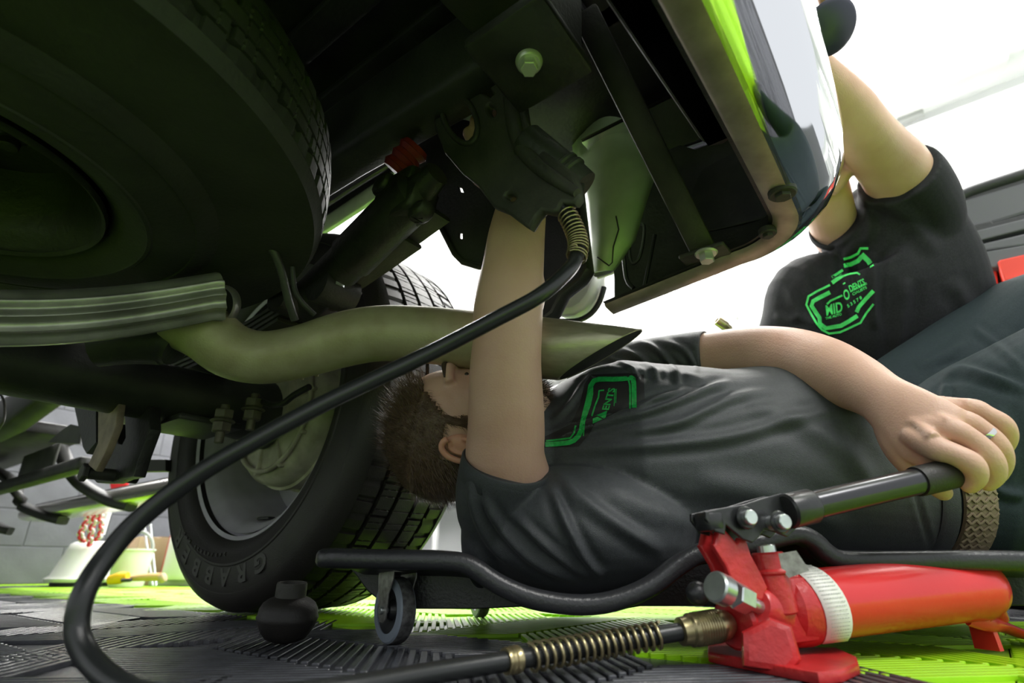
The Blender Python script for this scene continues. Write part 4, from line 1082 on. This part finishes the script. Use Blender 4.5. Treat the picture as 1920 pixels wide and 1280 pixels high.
def head_parts(M4, body, k=1.0, hair_n=5000, beard=True, seed=3, hm='hair'):
    X, Y_, Z_ = [M4.to_3x3() @ V(a) * k for a in ((1, 0, 0), (0, 1, 0), (0, 0, 1))]
    P = lambda x, y, z: M4 @ (V((x, y, z)) * k)
    ax = (X, Y_, Z_)
    rnd = random.Random(seed)
    for s_ in (1, -1):
        e = MB(); c = P(.078 * s_, -.010, -.002)
        U = (X * s_ * .85 - Y_ * .35).normalized() * k; Vv = (Y_ * .35 * 1 + X * s_ * .2).normalized() * k
        out = []
        for q in range(15):
            a = math.radians(-150 + q * 20)
            out.append(c + U * .009 + (Y_ * math.cos(a) * -.016 + Z_ * math.sin(a) * .029) * 1.0 - Z_ * .0 + X * s_ * .004)
        e.tube(out, [.0032 * k] * 2 + [.0045 * k] * 11 + [.005 * k] * 2, 10, res=3)
        inn = [c + U * .007 + (Y_ * math.cos(a) * -.008 + Z_ * (math.sin(a) * .017 + .002)) for a in [math.radians(-120 + q * 24) for q in range(11)]]
        e.tube(inn, .003 * k, 8, res=2)
        e.ell(c + U * .001, (.007, .016, .028), (X, Y_, Z_))
        e.ell(c + U * .006 - Z_ * .026 + Y_ * .003, (.005, .008, .009), (X, Y_, Z_))
        e.ell(c + U * .008 + Y_ * .013 - Z_ * .003, (.005, .004, .007), (X, Y_, Z_))
        link('ear', remesh(e, .0016, 3), 'ear_skin', body, 180)
        MB().ell(P(.031 * s_, .069, .017), .0115 * k, None, 20, 12).build('eye', 'eye_white', body, 180)
        MB().ell(P(.031 * s_, .0835, .016), .0035 * k, None, 12, 8).build('pupil', 'eye_dark', body, 180)
        MB().tube([P(.014 * s_, .097, .047), P(.034 * s_, .094, .051), P(.054 * s_, .076, .044)], [(.0008 * k, .002 * k), (.0018 * k, .004 * k), (.0006 * k, .0012 * k)], 8, res=3).build('eyebrow', 'hair_dark', body, 180)
    cap = MB().ell(P(0, -.013, .037), (.0785, .1005, .0875), ax, 110, 70)
    # trim the cap: only hair-bearing scalp
    ok = []
    inv = M4.inverted()
    def scalp(v):
        q = (inv @ v) / k
        w_ = .006 * noise.noise(q * 60)
        lim = .062 if q.z > .075 else (.062 - (.075 - q.z) * .75 if q.z > .03 else .028)
        if q.y > lim + w_: return False
        if q.z < -.055 + w_: return False
        if abs(q.x) > .055 and q.z < .026 and -.032 < q.y < .012: return False
        if q.y >= .012 and q.z < -.02: return False
        return True
    cap.f = [f for f in cap.f if all(scalp(cap.v[i]) for i in f)]
    cap.v = [v + (v - P(0, -.016, .03)).normalized() * .0025 * noise.noise(v * 90) for v in cap.v]
    ho = cap.build('hair', hm, body, 180)
    md = ho.modifiers.new('s', 'SOLIDIFY'); md.thickness = .002
    st = MB(); n = 0
    while n < hair_n:
        d = V((rnd.gauss(0, 1), rnd.gauss(0, 1), rnd.gauss(0, 1))).normalized()
        v = P(0, -.013, .037) + X * d.x * .0785 + Y_ * d.y * .1005 + Z_ * d.z * .0875
        if not scalp(v): continue
        nn = (X * d.x / .08 + Y_ * d.y / .098 + Z_ * d.z / .088).normalized()
        q = (inv @ v) / k
        flow = (Y_ * .5 + Z_ * .2) if q.z > .07 else (-Z_ * .8 - Y_ * .5)
        flow = (flow + V((rnd.gauss(0, .25), rnd.gauss(0, .25), rnd.gauss(0, .25)))).normalized()
        L = (.015 if q.z > .065 else .008) * rnd.uniform(.6, 1.2) * k
        s_ = nn.cross(flow).normalized() * .00035
        p1 = v + (nn * .55 + flow * .6) * L * .5; p2 = v + (nn * .75 + flow * 1.25) * L
        v = v - nn * .001
        st.add([v - s_, v + s_, p1 + s_ * .8, p1 - s_ * .8, p2], [(0, 1, 2, 3), (3, 2, 4)]); n += 1
    so = st.build('hair_strands', 'hair_strand', ho, 0, fix=False); so['kind'] = 'stuff'
    if beard:
        st = MB(); n = 0
        bc = P(0, .030, -.062)
        while n < hair_n // 2:
            d = V((rnd.gauss(0, 1), rnd.gauss(0, 1), rnd.gauss(0, 1))).normalized()
            if d.y < -.35 or d.z > .35: continue
            v = bc + X * d.x * .057 + Y_ * d.y * .062 + Z_ * d.z * .050
            if d.y > .3 and d.z < 0: v += Y_ * .008 - Z_ * .004
            nn = (X * d.x + Y_ * d.y + Z_ * d.z).normalized()
            q = (inv @ v) / k
            if abs(q.x) < .026 and -.073 < q.z < -.047 and q.y > .05: continue
            fl_ = (-Z_ * .9 + nn * .8 + V((rnd.gauss(0, .3), rnd.gauss(0, .3), rnd.gauss(0, .3)))).normalized()
            L = rnd.uniform(.008, .020) * k; s_ = nn.cross(fl_).normalized() * .0005
            st.add([v - s_, v + s_, v + fl_ * L], [(0, 1, 2)]); n += 1
        MB().ell(P(0, .028, -.066), (.056, .060, .049), ax, 28, 18)
        bb = MB().ell(P(0, .030, -.070), (.0565, .062, .050), ax, 32, 20)
        bb.f = [f for f in bb.f if all(((inv @ bb.v[i]) / k).z < -.062 or abs(((inv @ bb.v[i]) / k).x) > .045 for i in f)]
        bo_ = bb.build('beard', 'hair_dark', body, 180)
        so = st.build('beard_strands', 'hair_dark', bo_, 0, fix=False); so['kind'] = 'stuff'
def gen_hand(mb, wrist, d, n, t, curl=(35, 45, 30), k=1.0, thumb_curl=0.5, wr=.029):
    """d towards the fingers, n out of the back of the hand, t towards the thumb"""
    d = V(d).normalized(); n = V(n); n = (n - d * n.dot(d)).normalized(); tt = d.cross(n); t = tt if tt.dot(V(t)) > 0 else -tt
    wrist = V(wrist)
    mb.tube([wrist - d * .03 * k, wrist, wrist + d * .04 * k, wrist + d * .085 * k, wrist + d * .095 * k], [(wr * k, .022 * k), (.029 * k, .020 * k), (.038 * k, .017 * k), (.041 * k, .013 * k), (.036 * k, .008 * k)], 24, up=t, res=4)
    for i, (of, ln, r) in enumerate(((.029, .95, .0100), (.010, 1.05, .0104), (-.010, 1.0, .0100), (-.029, .80, .0088))):
        p = wrist + d * (.084 - .004 * abs(i - 1)) * k + t * of * k
        pts = [p - d * .03 * k, p]; ang = 0; rr = [r * .9 * k, r * 1.08 * k]
        for j, L in enumerate((.044, .027, .021)):
            ang += math.radians(curl[j]); dirv = d * math.cos(ang) - n * math.sin(ang)
            p = p + dirv * L * ln * k; pts.append(p); rr.append(r * (1.0, .92, .72)[j] * k)
        mb.tube(pts, rr, 14, up=t, res=3); mb.ell(pts[-1], rr[-1], None, 12, 8)
    p0 = wrist + d * .012 * k + t * .022 * k
    pts = [p0, p0 + (d * .6 + t * .8 - n * .2).normalized() * .038 * k]
    pts.append(pts[-1] + (d * .85 + t * (.5 - thumb_curl) - n * .5 * thumb_curl).normalized() * .034 * k)
    pts.append(pts[-1] + (d * .8 - t * thumb_curl * .9 - n * .8 * thumb_curl).normalized() * .026 * k)
    mb.tube(pts, [.018 * k, .0135 * k, .0115 * k, .0095 * k], 14, res=3); mb.ell(pts[-1], .0095 * k, None, 12, 8)
def frame4(o, x, y, z): return Matrix(((x.x, y.x, z.x, o.x), (x.y, y.y, z.y, o.y), (x.z, y.z, z.z, o.z), (0, 0, 0, 1)))
# ------------------------------------------------------------------ person lying on the creeper
PL_ = thing('person', 'bearded person lying face up on the creeper, one hand gripping the pump lever', 'person', V((.3, .93, .05)))
crown = V((-.985, -.02, .17)).normalized(); facev = V((.17, -.36, .93)); facev = (facev - crown * facev.dot(crown)).normalized(); rightv = facev.cross(crown)
HC_ = W(882, 806, .86)
M4 = frame4(HC_, rightv, facev, crown)
nk0 = HC_ - crown * .12 - facev * .018; nk1 = V((.10, .92, .25))
mbH = head_mb(M4, (nk0, nk1), 1.0, .055)
bodyH = remesh(mbH, .0028, 5)
# raised right arm
ra_ = [(1010, 1005, .80, .058), (972, 930, .775, .054), (948, 862, .752, .0525), (949, 810, .745, .0508), (949, 760, .74, .0492), (948, 690, .738, .0465), (951, 640, .738, .0448), (952, 600, .742, .0455), (955, 560, .75, .0448), (962, 500, .765, .0415), (969, 440, .785, .0390), (980, 380, .81, .0345), (990, 335, .83, .030)]
mbR = MB().tube([W(x, y, D) for x, y, D, r in ra_], [(r, r * .93) for *_, r in ra_], 32, up=V((1, 0, 0)), res=4)
mbR.ell(W(925, 610, .765), (.022, .03, .032))          # elbow
mbR.ell(W(990, 545, .765), (.024, .028, .05))          # forearm muscle
mbR.ell(W(935, 770, .75), (.034, .036, .075))          # upper-arm muscle
wr_ = W(990, 335, .83)
gen_hand(mbR, wr_, (W(945, 275, .82) - wr_), (CAM - wr_), V((0, 1, 0)), (50, 60, 40), 1.0, .4)
bodyR = remesh(mbR, .0026, 6)
# left arm across the belly, hand on the lever
la = [(1130, 715, 1.07, .052, .052), (1250, 688, 1.02, .049, .048), (1330, 674, .975, .0465, .046), (1385, 668, .94, .0475, .046), (1432, 668, .905, .0490, .047), (1490, 677, .86, .0500, .047), (1550, 694, .80, .0455, .043), (1608, 719, .745, .0375, .034), (1652, 745, .70, .0315, .025), (1690, 773, .665, .0360, .020), (1728, 802, .638, .0405, .018), (1765, 822, .622, .0390, .014), (1780, 830, .618, .034, .009)]
perp = V((.50, 0, 0)) + UP * .87
mbL = MB().tube([W(*q[:3]) for q in la], [(q[3], q[4]) for q in la], 36, up=perp, res=4)
mbL.ell(W(1440, 640, .90), (.03, .03, .02))
def finger(pts, rr):
    P = [W(*q) for q in pts]; mbL.tube(P, rr, 18, res=4); mbL.ell(P[-1], rr[-1], None, 14, 10)
finger(((1700, 815, .637), (1748, 838, .606), (1788, 851, .592), (1822, 870, .585), (1830, 893, .587), (1818, 908, .594)), [.010, .0135, .0115, .0122, .0108, .0095])
finger(((1705, 795, .64), (1778, 804, .612), (1822, 824, .600), (1857, 858, .594), (1866, 888, .597), (1852, 905, .604)), [.010, .0130, .0112, .0120, .0104, .0092])
finger(((1715, 780, .645), (1800, 787, .624), (1842, 806, .614), (1872, 836, .608), (1882, 866, .612), (1872, 890, .62)), [.010, .0122, .0104, .0112, .0098, .0088])
finger(((1725, 765, .66), (1818, 765, .640), (1852, 777, .630), (1882, 795, .625), (1892, 818, .629), (1886, 838, .636)), [.010, .0114, .0095, .0100, .0090, .0080])
finger(((1672, 800, .675), (1692, 838, .655), (1716, 874, .645), (1748, 905, .640), (1768, 922, .636)), [.020, .0205, .0165, .0125, .0098])
for a, b_ in (((1668, 752, .672), (1752, 822, .600)), ((1672, 745, .674), (1782, 795, .607)), ((1680, 738, .678), (1803, 778, .619)), ((1690, 735, .684), (1818, 760, .636))):
    m = tuple((a[i] + b_[i]) / 2 for i in range(3)); mbL.tube([W(*a), W(m[0], m[1], m[2] - .0), W(*b_)], [.004, .0048, .008], 8, res=3)
bodyL = remesh(mbL, .0021, 6)
bm_body = joinmesh([bodyH, bodyR, bodyL])
body = link('body', bm_body, 'skin', PL_, 180)
head_parts(M4, body, 1.0, 11000, True)
rc = W(1846, 816, .6125); rdv = (W(1862, 830, .610) - W(1828, 800, .617)).normalized()
MB().rev([(.0106, -.0028), (.0122, -.0026), (.0126, 0), (.0122, .0026), (.0106, .0028), (.0106, -.0028)], rc, rdv, 32).build('ring', 'silver', body, 60)
# shirt
sh = MB()
def sring(x, yc, zc, hy, hz, n=56, pw=2.5, dx=0):
    out = []
    for k in range(n):
        a = 2 * math.pi * k / n; c, s_ = math.cos(a), math.sin(a)
        c = math.copysign(abs(c) ** (2 / pw), c); s_ = math.copysign(abs(s_) ** (2 / pw), s_)
        out.append(V((x + dx * c, yc + hy * c, zc + hz * s_)))
    return out
TS = [(.018, .872, .250, .092, .080), (.036, .878, .250, .098, .085), (.055, .890, .248, .106, .090), (.080, .908, .25, .135, .112), (.12, .92, .248, .165, .135), (.17, .925, .243, .195, .152), (.24, .93, .236, .205, .150), (.32, .93, .230, .206, .150), (.40, .93, .232, .206, .155), (.47, .93, .226, .204, .150), (.52, .93, .215, .200, .140), (.552, .93, .208, .197, .132)]
rg = [sring(*t_) for t_ in TS]
rg += [sring(.553, .93, .208, .191, .126), sring(.52, .93, .21, .184, .120), sring(.50, .93, .21, .1, .06)]
sh.loft(rg)
# near sleeve
sl = [(1110, 1000, .86, .085), (1040, 1010, .82, .088), (985, 990, .79, .078), (950, 950, .768, .068), (940, 912, .757, .0615), (949, 872, .750, .0590), (950, 866, .750, .0555)]
sh.tube([W(x, y, D) for x, y, D, r in sl[:6]] , [(r, r) for *_, r in sl[:6]], 40, up=V((1, 0, 0)), res=3, cap=True)
sh.ell(V((.10, .83, .135)), (.16, .13, .088), None, 32, 20)
sh.ell(W(905, 985, .785), (.030, .06, .085), None, 24, 16)
# far sleeve
fs_ = [(1090, 735, 1.09, .066), (1140, 712, 1.07, .062), (1200, 698, 1.03, .058), (1265, 685, 1.0, .0535), (1323, 676, .975, .0510)]
sh.tube([W(x, y, D) for x, y, D, r in fs_], [(r, r) for *_, r in fs_], 36, up=V((1, 0, 0)) * 0 + UP, res=4)
shm = remesh(sh, .0034, 6)
folds(shm, [
    ([(1020, 812), (1106, 786), (1186, 768), (1239, 744), (1319, 722)], 5, .0055),
    ([(1020, 828), (1117, 796), (1228, 767), (1332, 727), (1372, 718)], 6, .0065),
    ([(1159, 815), (1266, 794), (1332, 765), (1385, 743), (1460, 730)], 8, .005),
    ([(1060, 842), (1239, 834), (1372, 818), (1478, 788), (1570, 765)], 10, .005),
    ([(1100, 690), (1160, 690), (1266, 698), (1330, 716)], 6, .004),
    ([(1030, 790), (1060, 765), (1090, 725), (1110, 700)], 5, .004),
    ([(1190, 640), (1230, 655), (1262, 690), (1275, 720)], 5, .006),
    ([(1160, 655), (1195, 668), (1222, 690), (1236, 715)], 5, .006),
    ([(1140, 672), (1170, 682), (1192, 700), (1200, 715)], 4, .005),
    ([(1240, 640), (1280, 655), (1300, 680), (1306, 700)], 5, .004),
    ([(880, 900), (892, 960), (920, 1020), (965, 1065)], 7, .006),
    ([(905, 930), (940, 990), (1000, 1050), (1090, 1090)], 8, .007),
    ([(1030, 905), (1062, 980), (1100, 1050), (1132, 1080)], 8, .009),
    ([(960, 960), (1010, 1010), (1070, 1060), (1120, 1085)], 7, .006),
    ([(1040, 880), (1085, 930), (1170, 990), (1250, 1040)], 12, .006),
    ([(1120, 900), (1240, 960), (1380, 1000)], 16, .004),
    ([(1400, 760), (1500, 790), (1600, 860), (1650, 940)], 16, .005),
    ([(1700, 870), (1722, 940), (1745, 1030)], 5, -.003),
    ([(1300, 900), (1450, 930), (1600, 1000)], 20, .004),
    ([(870, 850), (920, 885), (980, 905), (1030, 912)], 3, -.002),
], .003)
shirt = link('shirt', shm, 'shirt_slate', body, 180)
lab(shirt, 'dark slate short-sleeved shirt with green print')
hem = MB()
hA, hB = W(940, 912, .757), W(949, 872, .750); hd_ = (hB - hA).normalized()
hem.rev([(.0585, -.022), (.0605, -.020), (.0602, .004), (.0585, .006), (.0560, .005), (.0555, -.01)], hB, hd_, 56).build('sleeve_hem', 'shirt_slate', shirt, 60)
eA, eB = W(1300, 679, .988), W(1326, 676, .974); ed = (eB - eA).normalized()
MB().rev([(.0500, -.03), (.0518, -.028), (.0520, 0), (.0505, .002), (.047, .001)], eB, ed, 48).build('sleeve_hem', 'shirt_slate', shirt, 60)
MB().loft([sring(.540, .93, .211, .1995, .1365), sring(.544, .93, .2095, .2015, .1385), sring(.562, .93, .207, .200, .136), sring(.563, .93, .207, .196, .131)], cap=False).build('waist_hem', 'shirt_slate', shirt, 60)
bv = BVHTree.FromPolygons([tuple(v.co) for v in shm.vertices], [tuple(p.vertices) for p in shm.polygons])
def C7(x, y): return 1020 + x / 8.53, 700 + y / 8.53
dk_ = MB(); decal(dk_, bv, [(1022, 838), (1085, 837), (1106, 812), (1116, 792), (1150, 775), (1209, 748), (1207, 702), (1180, 699), (1108, 702), (1096, 720), (1087, 760), (1070, 795), (1022, 818)], [tuple(range(13))], .0004, 3)
dk_.build('print_ground', 'print_dark', shirt, 180)
gr = MB()
for pl_, wd in (([(20, 1135), (200, 1125), (400, 1103), (480, 1070), (550, 1000), (595, 910), (615, 790), (650, 640), (700, 450), (730, 300), (745, 200), (800, 115), (880, 90), (1000, 88), (1100, 92), (1250, 84), (1400, 66), (1435, 90)], 78),
                ([(1425, 70), (1438, 180), (1440, 350), (1442, 545)], 78), ([(1352, 105), (1372, 180), (1378, 300), (1376, 560)], 28),
                ([(30, 1078), (240, 1055), (420, 1030), (480, 950), (508, 830)], 28), ([(775, 215), (775, 330), (740, 500), (660, 720)], 24),
                ([(960, 266), (882, 275), (870, 380), (810, 530), (765, 680)], 26), ([(1134, 250), (1120, 520)], 12), ([(1156, 246), (1146, 470)], 12), ([(630, 1000), (650, 800), (640, 760)], 14)):
    ps_ = [C7(*q) for q in pl_]
    v2, f2 = stroke(ps_, wd / 8.53); decal(gr, bv, v2, f2, .0009, 2)
decal(gr, bv, [C7(*q) for q in ((782, 690), (1012, 590), (988, 700), (958, 722), (850, 668))], [(0, 1, 2, 3, 4)], .0009, 2)
decal(gr, bv, [C7(*q) for q in ((780, 722), (850, 690), (935, 728), (780, 802))], [(0, 1, 2, 3)], .0009, 2)
vs, fs = text_mesh('ENTS', 1.0, .03)
wx = max(v.x for v in vs) - min(v.x for v in vs)
p2 = []
for v in vs:
    u, h = v.x / wx, v.y
    p2.append(C7(1040 + u * 110 - h * 150 * 1.0 + u * 0, 410 - u * 350 - h * 10))
decal(gr, bv, p2, fs, .0009, 1)
gr.build('chest_print', 'print_green', shirt, 0)
# belt and trousers
be = MB().loft([sring(.555, .93, .205, .188, .122), sring(.60, .93, .200, .188, .120)], cap=False)
wb_ = be.build('waistband', 'trouser', body, 60); 
bl = MB().loft([sring(.572, .93, .203, .190, .1235), sring(.573, .93, .203, .1935, .127), sring(.612, .93, .197, .1935, .125), sring(.613, .93, .197, .190, .121)], cap=False).build('belt', 'belt_tan', body, 60)
lab(bl, 'tan woven belt')
wv = MB()
for i in range(30):
    for j in range(7):
        a = math.radians(120 + i * 4.0); 
        x = .5755 + j * .0056
        c, s_ = math.cos(a), math.sin(a); c = math.copysign(abs(c) ** .8, c); s_ = math.copysign(abs(s_) ** .8, s_)
        p = V((x, .93 + .1940 * c, .200 + .1262 * s_)); tn = V((0, -s_, c)).normalized(); nn = V((0, c, s_)).normalized()
        dd_ = (V((1, 0, 0)) * (1 if (i + j) % 2 else -1) + tn * 1.0).normalized()
        wv.box(p, (dd_, nn, dd_.cross(nn)), (.0085, .002, .0034), .0008)
wvo = wv.build('weave', 'belt_tan', bl, 0); wvo['kind'] = 'stuff'
tr = MB()
tr.loft([sring(.50, .93, .205, .178, .112), sring(.56, .93, .203, .187, .120), sring(.64, .93, .195, .190, .122), sring(.72, .93, .20, .17, .11), sring(.76, .93, .21, .12, .07)])
tr.tube([V((.60, .85, .215)), V((.70, .84, .255)), V((.84, .82, .335)), V((1.02, .80, .43)), V((1.12, .80, .40)), V((1.18, .80, .25)), V((1.22, .80, .10))], [.10, .118, .105, .085, .075, .07, .06], 32, res=3)
tr.tube([V((.60, 1.02, .23)), V((.72, 1.04, .33)), V((.93, 1.06, .47)), V((1.10, 1.06, .58)), V((1.19, 1.06, .52)), V((1.24, 1.06, .30)), V((1.28, 1.06, .10))], [.10, .115, .102, .083, .073, .066, .06], 32, res=3)
trm = remesh(tr, .004, 6)
folds(trm, [([(1760, 705), (1800, 692), (1850, 705), (1930, 735)], 8, .009), ([(1715, 690), (1760, 668), (1810, 640)], 10, .005), ([(1822, 612), (1860, 640), (1925, 700)], 7, .004), ([(1775, 715), (1768, 740), (1772, 770)], 7, .006),
    ([(1870, 760), (1890, 830), (1900, 900)], 13, .005), ([(1850, 905), (1885, 925), (1925, 930)], 8, .006)], .003)
tro = link('trousers', trm, 'trouser', body, 180)
lab(tro, 'dark green-grey work trousers')
for (x, y, z, c) in ((1.24, .80, .0, 0), (1.30, 1.06, .0, 0)):
    b_ = MB(); b_.tube([V((x - .06, y, .10)), V((x - .04, y, .05)), V((x + .06, y, .04)), V((x + .16, y, .03))], [(.05, .05), (.05, .048), (.045, .04), (.03, .028)], 20, up=V((0, 1, 0)), res=3)
    o = b_.build('boot', 'black_plastic', body, 60)
# ------------------------------------------------------------------ person kneeling behind the bumper
PK = thing('person', 'person in black T-shirt kneeling beyond the bumper, one arm raised, face hidden', 'person', V((.98, 1.42, 0)))
X1 = V((1, 0, 0))
crk = (W(1508, 250, 1.16) - W(1560, 390, 1.2)).normalized(); fck = (CAM + V((-.1, .2, .6)) - W(1530, 300, 1.17)).normalized(); fck = (fck - crk * fck.dot(crk)).normalized(); rtk = fck.cross(crk)
HK = W(1512, 268, 1.19)
M5 = frame4(HK, rtk, fck, crk)
kh = head_mb(M5, (W(1548, 372, 1.23), W(1572, 450, 1.305)), 1.0, .050)
kh.ell(W(1620, 530, 1.36), (.11, .06, .06))
# forearm and raised arm
ka = [(1705, 380, 1.22, .066), (1680, 322, 1.165, .068), (1648, 284, 1.115, .0605), (1618, 245, 1.06, .052), (1588, 205, 1.03, .0495), (1556, 165, 1.0, .042), (1530, 128, .98, .032), (1518, 112, .97, .028)]
kh.tube([W(*q[:3]) for q in ka], [(q[3] * .93, q[3] * .88) for q in ka], 30, up=X1, res=4)
kh.ell(W(1644, 232, 1.055), (.022, .022, .024))
wk = W(1518, 112, .97)
gen_hand(kh, wk, W(1478, 40, .94) - wk, V((.3, .9, .2)), V((1, 0, 0)), (30, 40, 30), 1.0, .3)
kb = [(1470, 640, 1.25, .05), (1462, 720, 1.23, .045), (1480, 790, 1.22, .040), (1520, 840, 1.24, .030)]
kh.tube([W(*q[:3]) for q in kb], [q[3] for q in kb], 24, res=3)
gen_hand(kh, W(1520, 840, 1.24), V((.6, .2, -.6)), V((0, -1, .4)), V((1, 0, 0)), (20, 25, 20))
kb_ = remesh(kh, .0032, 6)
kbody = link('body', kb_, 'skin', PK, 180)
head_parts(M5, kbody, 1.0, 3000, False, 5)
ks = MB()
kp = [(1700, 860, 1.42, .185, .125), (1685, 780, 1.38, .20, .13), (1668, 690, 1.33, .215, .135), (1662, 600, 1.30, .222, .138), (1655, 520, 1.285, .205, .135), (1640, 455, 1.275, .175, .12), (1612, 432, 1.265, .130, .098), (1590, 424, 1.26, .080, .074), (1580, 418, 1.258, .058, .060)]
ks.tube([W(*q[:3]) for q in kp], [(q[3], q[4]) for q in kp], 44, up=X1, res=3, power=2.3)
ks.tube([W(1560, 530, 1.29), W(1510, 550, 1.28), W(1488, 605, 1.265), W(1474, 660, 1.25)], [.07, .078, .068, .064], 30, res=4)
ks.tube([W(1690, 470, 1.27), W(1705, 400, 1.235), W(1694, 350, 1.19), W(1682, 326, 1.168)], [.11, .098, .084, .075], 34, res=4)
ks.ell(W(1752, 500, 1.28), (.06, .08, .13), None, 24, 16)
ksm = remesh(ks, .0036, 6)
folds(ksm, [([(1588, 465), (1584, 520), (1588, 600)], 8, .007), ([(1640, 470), (1637, 540), (1640, 620)], 8, .007), ([(1700, 520), (1690, 600), (1680, 680)], 12, .006), ([(1500, 500), (1520, 560), (1545, 600)], 12, .005), ([(1480, 530), (1500, 590), (1540, 610)], 10, .006),
    ([(1640, 370), (1700, 410), (1760, 480)], 14, .006), ([(1620, 360), (1630, 420), (1622, 460)], 10, .006), ([(1560, 470), (1568, 500), (1560, 540)], 8, .004), ([(1780, 520), (1820, 580), (1840, 620)], 14, .005), ([(1535, 440), (1552, 462), (1580, 465), (1602, 440)], 7, -.003), ([(1450, 590), (1480, 600), (1500, 590)], 8, .005)], .003)
kshirt = link('shirt', ksm, 'shirt_black', kbody, 180)
lab(kshirt, 'black T-shirt with bright green print')
bv = BVHTree.FromPolygons([tuple(v.co) for v in ksm.vertices], [tuple(p.vertices) for p in ksm.polygons])
def C4(x, y): return 1440 + x / 5.335, 440 + y / 5.335
g2 = MB()
for pl_, wd in (([(1003, 136), (925, 136), (900, 188), (830, 225), (756, 245)], 26), ([(750, 352), (640, 425)], 26), ([(620, 502), (500, 560), (405, 615), (383, 700), (430, 790), (485, 885), (540, 950), (610, 988), (720, 975), (820, 930), (925, 880), (980, 790), (1055, 692)], 22),
                ([(1040, 320), (1005, 262), (935, 195)], 52), ([(940, 215), (900, 262), (830, 295), (758, 310)], 44), ([(752, 400), (640, 480)], 40), ([(620, 575), (520, 625), (450, 665), (435, 710), (480, 780), (515, 830), (520, 890), (580, 935), (640, 925), (730, 910), (810, 865), (895, 810)], 42), ([(885, 775), (910, 720), (980, 640), (1055, 560)], 40),
                ([(590, 695), (625, 660), (745, 605)], 20), ([(758, 410), (820, 390), (890, 380), (920, 398)], 18), ([(750, 495), (772, 478)], 14), ([(835, 555), (985, 480)], 8), ([(835, 568), (990, 492)], 5)):
    v2, f2 = stroke([C4(*q) for q in pl_], wd / 5.335); decal(g2, bv, v2, f2, .0009, 2)
def dtext(mbx, s, cx, cy, w_, h_, ang, slant=.15, f=C4):
    vs, fs = text_mesh(s, 1.0, .03)
    x0, x1 = min(v.x for v in vs), max(v.x for v in vs); y0, y1 = min(v.y for v in vs), max(v.y for v in vs)
    ca, sa = math.cos(math.radians(ang)), math.sin(math.radians(ang)); out = []
    for v in vs:
        u = ((v.x - x0) / (x1 - x0) - .5) * w_; h = ((v.y - y0) / (y1 - y0) - .5) * h_
        u += h * slant
        out.append(f(cx + u * ca - h * sa * -1 * -1, cy - u * sa - h * ca))
    decal(mbx, bv, out, fs, .0009, 1)
dtext(g2, 'MID', 662, 738, 170, 105, 14)
dtext(g2, 'O', 785, 598, 62, 105, 22)
dtext(g2, 'DENTS', 890, 505, 170, 70, 27)
dtext(g2, 'THE AUTO', 655, 815, 170, 26, 16)
dtext(g2, 'CIALISTS', 915, 560, 160, 28, 27)
dtext(g2, '5 3 5 7 8', 865, 670, 170, 34, 33)
g2.build('chest_print', 'print_bright', kshirt, 0)
nc = W(1577, 424, 1.262); nax = (W(1548, 372, 1.23) - W(1572, 450, 1.305)).normalized()
MB().rev([(.050, -.006), (.0565, -.005), (.0575, .003), (.055, .008), (.051, .007)], W(1570, 430, 1.272), (nax - FW * .25).normalized(), 48).build('collar', 'shirt_black', kshirt, 60)
kt = MB()
kt.tube([W(1705, 880, 1.46), W(1690, 800, 1.40)], [(.18, .125), (.19, .125)], 32, up=X1, res=2)
hipc = W(1705, 860, 1.45)
for s_ in (-1, 1):
    hp0 = hipc + X1 * .09 * s_
    kn = V((hp0.x + .04 * s_, hp0.y - .10, .075)); ft0 = V((kn.x + .02 * s_, kn.y + .40, .07))
    kt.tube([hp0 + Z * .05, hp0 - Z * .02, (hp0 + kn) / 2, kn, kn + V((0, .10, -.01)), ft0], [.10, .10, .085, .07, .062, .045], 26, res=3)
    MB().tube([ft0 + V((0, -.03, 0)), ft0 + V((0, .05, -.01)), ft0 + V((0, .06, -.05))], [(.045, .045), (.045, .04), (.04, .015)], 18, res=3).build('boot', 'black_plastic', kbody, 60)
ktm = remesh(kt, .006, 5)
link('trousers', ktm, 'shirt_black', kbody, 180)
t = thing('suction_tool', 'dark round tool held up against the bumper by the kneeling person', 'tool', W(1548, 50, .93))
q0 = W(1546, 50, .90); ad = (W(1560, 60, .80) - q0).normalized()
MB().rev([(.0001, 0), (.030, 0), (.038, .006), (.042, .016), (.036, .022), (.0001, .024)], q0, X1 * .4 + ad * .8, 40).build('cup', 'dark_blue', t, 60)
MB().cyl(q0 - ad * .03, q0 + ad * .004, .012).build('tool_handle', 'pump_black', t, 60)
